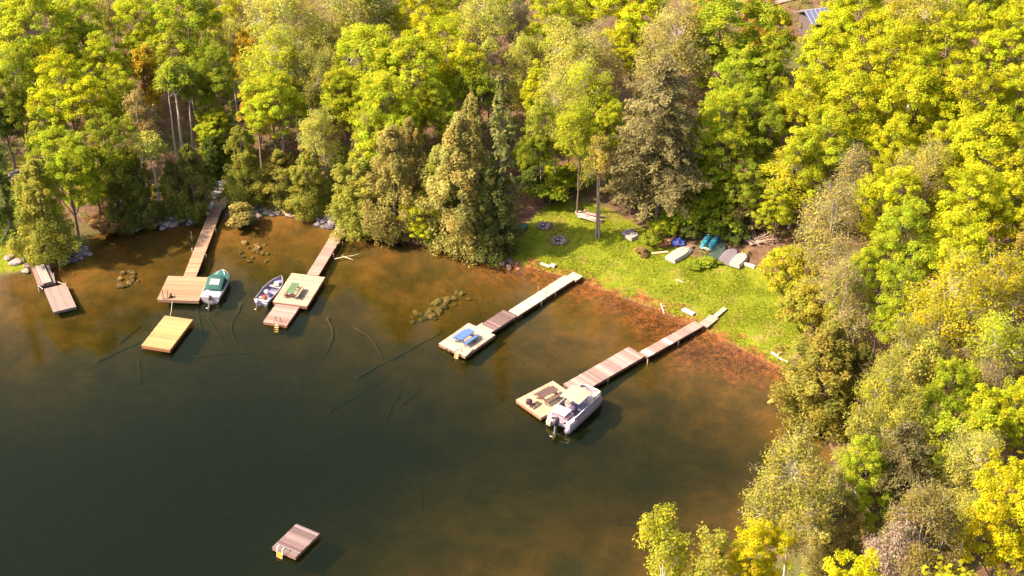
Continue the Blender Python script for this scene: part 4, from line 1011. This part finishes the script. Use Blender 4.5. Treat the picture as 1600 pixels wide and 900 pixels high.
# ---- top, second quarter
T('airy',440,62,115,OL,'big olive birch at the top edge above the tan dock')
T('airy',540,20,120,OL,'wide olive birch at the top edge left of the bright yellow maple')
T('airy',432,118,100,YG,'yellow green birch under the big olive one at the top')
T('maple',425,180,85,YG,'yellow green maple behind the bushy cedar at the dock head')
B('pole',470,250,128,60,YG,'thin birch with a pale trunk over the olive cedars', WB)
T('airy',480,140,80,CE,'sparse olive birch beside the brown gap in the wood')
T('airy',510,95,70,OL,'thin birch with dark trunks in front of the brown gap', None, BK)
T('maple',660,45,90,Y,'bright yellow maple at the top edge left of centre')
T('airy',590,60,70,CE,'dull olive birch between the wide olive birch and the yellow maple')
T('maple',572,118,110,YG,'big yellow green maple left of centre over the pinkish dock')
T('maple',642,140,110,YG,'big yellow green maple below the bright yellow one')
T('maple',705,105,95,Y,'yellow maple in front of the slim tall dark trunk')
T('airy',752,50,90,OL,'pale olive birch at the top with a long bare trunk', None, GB)
B('pole',762,225,60,40,OL,'slim tall bare trunk left of the dark spruce', GB)
T('maple',608,195,105,YG,'yellow green maple just above the tan cedars')
T('maple',540,175,70,YG,'smaller yellow green maple left of the tan cedars')
B('airy',512,318,168,72,OL,'pale olive birch with a clear trunk above the pinkish dock', WB)
T('maple',690,195,60,LG,'fresh green maple between the tan cedars and the yellow maple')
B('bare',578,335,180,48,CB,'tan brown budding tree behind the pinkish dock')
B('cedar',645,345,188,62,CB,'tan cedar in the middle of the shoreline row')
B('cedar',738,335,152,60,CB,'tall reddish tan cedar just left of the dark spruce')
B('spruce',786,385,122,66,SP,'tall dark green spruce at the left end of the lawn')
T('bare',812,55,60,(.22,.17,.11),'dark leafless tree right of the long bare trunk at the top')
T('maple',800,15,60,LG,'green maple at the top edge above the dark leafless tree')
# ---- shoreline cedars
B('cedar',440,318,235,75,(.27,.25,.05),'olive cedar at the driftwood log')
B('cedar',485,330,238,66,CE,'olive cedar right of the driftwood log cedar')
B('cedar',566,357,246,95,CE,'broad olive cedar at the head of the pinkish dock')
B('cedar',618,372,200,88,CB,'tan cedar second from the pinkish dock head')
B('cedar',536,320,222,50,(.24,.24,.05),'slim olive cedar behind the pinkish dock head')
B('maple',662,378,300,72,Y,'small bright yellow green maple hanging over the water')
B('cedar',722,388,185,112,CB,'largest tan cedar in the shoreline row')
B('cedar',690,372,230,70,CE,'olive tan cedar behind the small bright maple')
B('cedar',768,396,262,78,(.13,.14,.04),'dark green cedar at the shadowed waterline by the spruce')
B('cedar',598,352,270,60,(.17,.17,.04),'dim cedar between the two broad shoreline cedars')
# ---- top, third quarter
T('maple',868,52,85,YG,'yellow green maple at the top right of the dark leafless tree')
T('maple',895,12,60,Y,'small yellow maple at the top edge left of the wide yellow one')
T('airy',880,112,95,OL,'pale olive birch up the slope from the lawn')
T('bare',938,100,72,(.36,.28,.11),'tan budding tree with a dark stem beside the wide yellow maple')
T('maple',990,42,100,Y,'wide yellow maple at the top edge right of centre')
T('maple',990,88,55,Y,'small yellow maple below the wide yellow one')
T('airy',1052,95,110,(.33,.28,.08),'large tan olive birch behind the grey green pine')
T('maple',1140,75,125,LG,'big fresh green maple left of the cabin clearing')
T('maple',1108,14,52,OR,'orange maple at the top edge above the big green one')
T('maple',838,150,45,Y,'small yellow maple right of the spruce top')
T('airy',912,168,85,YG,'yellow green birch up the slope left of the pine')
T('airy',868,192,70,OL,'dull olive birch right of the spruce')
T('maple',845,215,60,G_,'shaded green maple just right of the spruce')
T('airy',905,225,75,YG,'low yellow green birch behind the bare lawn trunks', None, BK)
B('pine',1026,362,104,150,PN,'large grey green pine standing behind the lawn', (.10,.085,.09))
B('pine',985,335,205,80,PN,'lower drooping grey green pine left of the large pine')
T('bare',1088,130,60,TN,'tan leafless tree on the right shoulder of the large pine')
T('maple',1150,160,100,LG,'green maple below the big fresh green one')
T('maple',1195,135,60,LG,'small green maple at the edge of the brown clearing')
T('maple',1125,215,90,YG,'yellow green maple right of the large pine')
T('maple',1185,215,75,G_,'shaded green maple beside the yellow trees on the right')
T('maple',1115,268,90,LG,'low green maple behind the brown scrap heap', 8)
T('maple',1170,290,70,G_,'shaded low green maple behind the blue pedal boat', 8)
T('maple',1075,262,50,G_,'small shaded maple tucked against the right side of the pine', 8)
B('pole',931,370,215,50,(.36,.30,.06),'tallest of the bare trunks standing on the lawn', (.24,.17,.15))
B('pole',937,371,235,40,TN,'thinner bare trunk close against the tallest on the lawn', (.30,.22,.19))
B('pole',888,296,215,44,(.28,.30,.03),'thin dark trunk up the slope at the left of the lawn', BK)
T('shrub',1090,330,60,LG,'green bush behind the scrap heap', 3.5)
T('shrub',1130,345,70,G_,'dark green bush behind the blue pedal boat', 3)
T('shrub',1055,335,55,LG,'green bush at the foot of the large pine', 3)
T('shrub',1020,374,36,G_,'dark low bush between the dinghies and the scrap heap', 1.8)
T('shrub',1165,335,55,CB,'brownish bush behind the brush pile', 3)
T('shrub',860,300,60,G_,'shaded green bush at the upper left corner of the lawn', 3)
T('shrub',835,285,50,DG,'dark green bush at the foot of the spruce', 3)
T('shrub',1004,391,24,(.33,.23,.11),'brown dry bush in front of the dark low bush', .8)
T('shrub',1108,408,38,(.26,.32,.03),'bright green weeds in front of the dark green boat', .8)
T('shrub',1088,414,30,(.26,.32,.03),'bright green weeds right of the white flat bottomed boat', .7)
# ---- right hand wood
T('maple',1216,62,45,YG,'narrow yellow green maple left of the cabin clearing')
T('maple',1340,40,95,Y,'yellow maple at the top edge right of the cabin')
T('airy',1440,42,110,(.40,.36,.03),'airy yellow birch at the top right')
T('maple',1512,22,85,YG,'olive yellow maple at the top edge near the right corner')
T('maple',1582,22,70,Y,'yellow maple in the top right corner')
T('maple',1400,70,80,Y,'yellow maple between the cabin maple and the airy yellow birch')
T('maple',1292,112,92,Y,'yellow maple just below the cabin')
T('maple',1382,122,110,Y,'large yellow maple right of the one below the cabin')
T('maple',1475,100,90,Y,'yellow maple below the airy yellow birch')
T('maple',1558,85,105,Y,'yellow maple below the top right corner')
T('maple',1262,185,92,Y,'yellow maple at the left front of the right hand wood')
T('maple',1342,190,105,Y,'big yellow maple second from the left front of the right wood')
T('maple',1425,180,105,Y,'big yellow maple third from the left front of the right wood')
T('maple',1512,172,110,Y,'big yellow maple fourth from the left front of the right wood')
T('maple',1590,180,90,Y,'big yellow maple cut by the right edge near the top')
T('airy',1240,285,110,(.42,.39,.02),'airy yellow green birch bulging over the lawn', 8.5)
T('maple',1280,250,85,YG,'yellow green maple behind the airy birch over the lawn')
T('bare',1332,300,85,(.35,.29,.085),'brown budding tree amid the yellow maples')
T('bare',1292,355,90,(.37,.32,.08),'brown olive budding tree right of the brush pile')
T('maple',1392,255,80,Y,'yellow maple above the brown budding tree')
B('cedar',1454,300,212,34,(.34,.22,.13),'dead rusty brown cedar top among the yellow maples')
T('airy',1442,300,90,(.34,.29,.06),'tan olive birch below the rusty cedar')
T('maple',1388,338,90,Y,'bright yellow green maple right of the brown budding tree')
T('maple',1545,262,130,Y,'largest yellow maple by the right edge at mid height')
T('maple',1478,245,70,Y,'small yellow maple right of the rusty cedar')
T('maple',1510,345,105,Y,'yellow maple below the largest one by the right edge')
T('maple',1590,345,80,Y,'yellow maple cut by the right edge at mid height')
T('maple',1402,400,105,LG,'greener maple in the middle of the right wood')
T('maple',1495,415,100,Y,'yellow maple right of the greener one')
T('bare',1300,418,85,(.40,.33,.10),'tan twiggy tree near the right end of the lawn', 9)
T('thicket',1244,425,105,(.40,.37,.03),'yellow olive thicket right of the row of boats', 5.5)
T('maple',1345,455,70,YG,'yellow green maple behind the dead snag')
B('airy',1588,480,340,60,(.38,.32,.07),'pale birch trunk near the right edge at mid height', WB)
T('thicket',1268,485,115,(.34,.31,.045),'olive thicket at the right end of the lawn', 5.5)
T('bare',1320,470,80,(.33,.28,.08),'brown twiggy tree left of the dead snag')
B('snag',1363,580,452,50,(.16,.11,.10),'tall dead snag with a dark trunk and bare pale branches',(.13,.09,.085))
B('cedar',1282,660,508,135,(.27,.235,.05),'huge olive cedar over the right shore')
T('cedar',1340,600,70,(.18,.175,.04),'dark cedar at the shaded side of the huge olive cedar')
T('maple',1412,490,85,LG,'yellow green maple right of the dead snag')
T('airy',1482,500,125,(.40,.36,.02),'large yellow birch right of the dead snag')
T('airy',1555,470,100,(.42,.37,.025),'yellow birch by the right edge at mid height')
T('airy',1415,575,80,(.25,.235,.04),'dull olive birch below the dead snag')
T('airy',1385,640,90,(.32,.30,.035),'olive yellow birch right of the huge olive cedar')
T('maple',1482,632,78,LG,'fresh green maple with a round top in the lower right wood')
T('airy',1550,570,100,YG,'yellow green birch above the bright maple on the right edge')
T('bare',1555,610,70,(.30,.22,.12),'tan twiggy tree near the right edge in the lower wood')
T('maple',1568,668,85,Y,'bright yellow maple at the right edge of the lower wood')
T('airy',1440,595,70,OL,'thin olive birch left of the round topped green maple')
# ---- bottom right
T('airy',1238,790,122,(.31,.29,.055),'large birch with white limbs leaning over the lower right water', 15)
T('airy',1296,800,55,CB,'brown birch right of the large white limbed one')
T('maple',1350,765,85,LG,'tall yellow green maple in the middle of the lower right wood')
T('pine',1408,770,125,(.19,.17,.07),'grey olive pine in the lower right wood', 13)
B('cedar',1302,905,775,90,CB,'tan brown cedar right of the white birch limbs')
T('maple',1182,888,85,YO,'golden yellow maple hanging over the water at the bottom')
T('airy',1445,850,110,(.27,.22,.06),'brown olive birch below the grey olive pine')
T('airy',1520,760,95,OL,'olive birch left of the brightest yellow maple')
T('maple',1568,815,125,YO,'brightest yellow maple in the bottom right corner')
T('maple',1345,965,120,YO,'bright yellow maple top at the bottom edge')
T('airy',1040,872,72,(.36,.35,.03),'slender yellow birch over the water at the bottom edge', 12.5)
T('airy',1112,905,75,(.36,.33,.05),'olive yellow birch between the slender one and the golden maple')
T('maple',1475,712,75,YG,'yellow green maple above the olive birch in the lower wood')
T('airy',1345,712,75,(.29,.27,.05),'olive birch below the huge cedar')
T('airy',1425,690,75,(.31,.29,.045),'olive birch above the grey olive pine')
T('bare',1400,872,80,(.44,.33,.28),'pinkish bare tree near the bottom edge')
T('maple',1530,700,70,YG,'yellow green maple left of the bright one on the right edge')
# ---- trees between the larger ones
T('maple',14,40,60,YG,'small yellow green maple cut by the left edge in the top corner')
T('airy',105,12,60,OL,'olive birch at the top edge between the corner maple and the green maple')
T('airy',168,12,62,OL,'small olive birch at the top edge behind the upright maple')
T('bare',250,22,50,(.36,.28,.10),'tan budding tree at the top edge right of the upright maple')
T('maple',336,205,58,YG,'low yellow green maple right of the foot of the white trunk cluster', 7)
T('thicket',345,240,70,G_,'green thicket behind the head of the tan dock', 3.5)
T('airy',362,92,60,OL,'olive birch below the small yellow maple at the top left')
T('airy',612,14,70,OL,'olive birch at the top edge right of the wide olive birch')
T('maple',706,14,62,YG,'yellow green maple at the top edge right of the bright yellow maple')
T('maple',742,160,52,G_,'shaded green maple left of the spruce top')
T('maple',948,205,60,YG,'yellow green maple touching the left shoulder of the large pine')
T('maple',1186,40,58,(.44,.30,.05),'orange brown maple at the top edge left of the clearing')
T('maple',1215,322,60,YG,'low yellow green maple behind the brush pile', 7)
T('thicket',880,278,70,LG,'sunny green thicket at the far edge of the lawn', 2.6)
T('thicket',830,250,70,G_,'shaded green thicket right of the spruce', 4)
T('thicket',500,160,60,OL,'olive thicket on the brown floor beside the sparse olive birch', 3.5)
T('thicket',1110,315,70,LG,'leafy green thicket behind the violet tarpaulin', 4)
T('thicket',1190,255,60,LG,'green thicket on the floor left of the yellow trees', 4)
T('thicket',225,335,60,(.30,.20,.10),'reddish brown thicket on the bank above the small rocks', 2.2)
T('thicket',172,345,70,(.34,.21,.10),'reddish brown thicket on the red shore below the green maple', 2.0)
T('thicket',1076,360,44,DG,'dark low thicket between the scrap heap and the blue pedal boat', 1.5)
T('thicket',1150,364,50,DG,'dark low thicket at the back of the dull grey boat', 1.5)
T('thicket',1040,352,58,LG,'low green thicket around the foot of the large pine', 2.2)
T('maple',1310,20,50,YG,'yellow green maple at the top edge right above the cabin')
T('maple',1215,180,50,(.33,.32,.04),'olive maple left of the yellow tree at the left front of the right wood')
T('airy',820,115,60,OL,'thin olive birch just right of the spruce top', None, BK)
print('TREES ON WATER:', BAD)

# ------------------------------------------------------------------ stuff: grass, reeds, undergrowth, far wood
def tufts(name, poly, n, hgt, mat, zmin, zmax, blades=3, lean=.5, wd=.05, soft=.4):
    xs = [p[0] for p in poly]; ys = [p[1] for p in poly]
    X = rng.uniform(min(xs), max(xs), n*4); Y = rng.uniform(min(ys), max(ys), n*4)
    k = poly_sd(poly, X, Y) > soft*rng.random(len(X)); X, Y = X[k][:n], Y[k][:n]; Z = height(X, Y)
    k = (Z > zmin) & (Z < zmax) & (vnoise(X, Y, 1.6, 77)+.5 > rng.random(len(X))*.8); X, Y, Z = X[k], Y[k], Z[k]
    m = len(X); V = []
    for b in range(blades):
        a = rng.random(m)*6.283; h = hgt*rng.uniform(.5,1.4,m); l = lean*h*rng.random(m); w = wd*rng.uniform(.6,1.4,m)
        dx, dy = np.cos(a), np.sin(a)
        V.append(np.stack([np.stack([X-dy*w, Y+dx*w, Z-.03], 1), np.stack([X+dy*w, Y-dx*w, Z-.03], 1), np.stack([X+dx*l, Y+dy*l, Z+h], 1)], 1))
    V = np.concatenate(V).reshape(-1,3); F = np.arange(len(V)).reshape(-1,3)
    o = link(name, np_mesh(name, V, F, mat)); return o
tag(tufts('grass', LAWN, 46000, .075, 'grass_blade', .02, 9, wd=.035), 'bright green grass of the lawn between the two long docks', 'grass', None, 'stuff')
tag(tufts('grass', LAWN2, 5000, .07, 'dry_grass', .02, 9, wd=.05), 'yellowish grass of the small lawn at the left edge', 'grass', None, 'stuff')
tag(tufts('reeds', MARSH, 14000, .14, 'reed', -.40, .5, wd=.035, lean=1.6, soft=4.5), 'rusty red dead reeds along the marshy edge of the lawn', 'reeds', None, 'stuff')
def undergrowth():
    n = 7500; X = rng.uniform(-60, 62, n*3); Y = rng.uniform(-52, 92, n*3)
    d = -poly_sd(WATER, X, Y); k = (d > .6) & (poly_sd(LAWN, X, Y) < -.3) & (poly_sd(LAWN2, X, Y) < -.3) & (poly_sd(ROAD, X, Y) < -.5)
    X, Y = X[k][:n], Y[k][:n]; Z = height(X, Y); k = vnoise(X, Y, 7, 91)+.45 > rng.random(len(X))*.9; X, Y, Z = X[k], Y[k], Z[k]
    r = rng; Cn = np.stack([X, Y, Z+r.uniform(.15,1.3,len(X))], 1)
    P, Nn, a, b, ti, hu = clump_leaves(r, Cn, r.uniform(.4,1.1,len(X)), 34, .11, flat=.6)
    o = link('undergrowth', leaves_mesh('undergrowth', P, Nn, a, b, ti, hu, r), color=(.25,.25,.04)); tag(o, 'low leafy undergrowth on the brown floor of the wood', 'undergrowth', None, 'stuff')
undergrowth()
def far_wood():
    src = [PROTO['maple'][0], PROTO['airy'][1], PROTO['maple'][3], PROTO['cedar'][0]]; Vs = []; Ts = []; Hs = []
    for p in src:
        me = p['crown']; v = np.empty(len(me.vertices)*3, np.float32); me.vertices.foreach_get('co', v); v = v.reshape(-1,4,3)
        t = np.empty(len(v), np.float32); h = np.empty(len(v), np.float32); me.attributes['tint'].data.foreach_get('value', t); me.attributes['hue'].data.foreach_get('value', h)
        k = rng.permutation(len(v))[:1000]; vv = v[k]; c = vv.mean(1, keepdims=True); Vs.append(c+(vv-c)*2.7); Ts.append(t[k]); Hs.append(h[k])
    V = []; T_ = []; H_ = []; n = 0; used = []
    for _ in range(9000):
        x, y = rng.uniform(-88, 92), rng.uniform(-85, 125)
        if n >= 430: break
        if poly_sd(WATER, [x],[y])[0] > -3: continue
        rel = Vector((x,y,8))-CAM; dz = rel.dot(FWD); px, py = 800+F_PX*rel.x/dz, 450-F_PX*rel.dot(UP)/dz
        if -60 < px < 1650 and -75 < py < 990: continue
        if any((x-a)**2+(y-b)**2 < 9.0 for a, b in used): continue
        used.append((x, y))
        if -400 < px < 60 and 240 < py < 470: continue
        i = n % 4; a = rng.random()*6.28; s = rng.uniform(.8,1.2); ca, sa = math.cos(a)*s, math.sin(a)*s; v = Vs[i]
        V.append(np.stack([v[...,0]*ca-v[...,1]*sa+x, v[...,0]*sa+v[...,1]*ca+y, v[...,2]*s+h1(x,y)], -1)); T_.append(Ts[i]); H_.append(Hs[i]); n += 1
    V = np.concatenate(V).reshape(-1,3)
    o = link('forest', np_mesh('forest', V, np.arange(len(V)).reshape(-1,4), 'leaf', {'tint': ('FACE', np.concatenate(T_)), 'hue': ('FACE', np.concatenate(H_))}), color=(.34,.32,.02))
    tag(o, 'continuous spring forest beyond the named trees', 'forest', None, 'stuff')
far_wood()
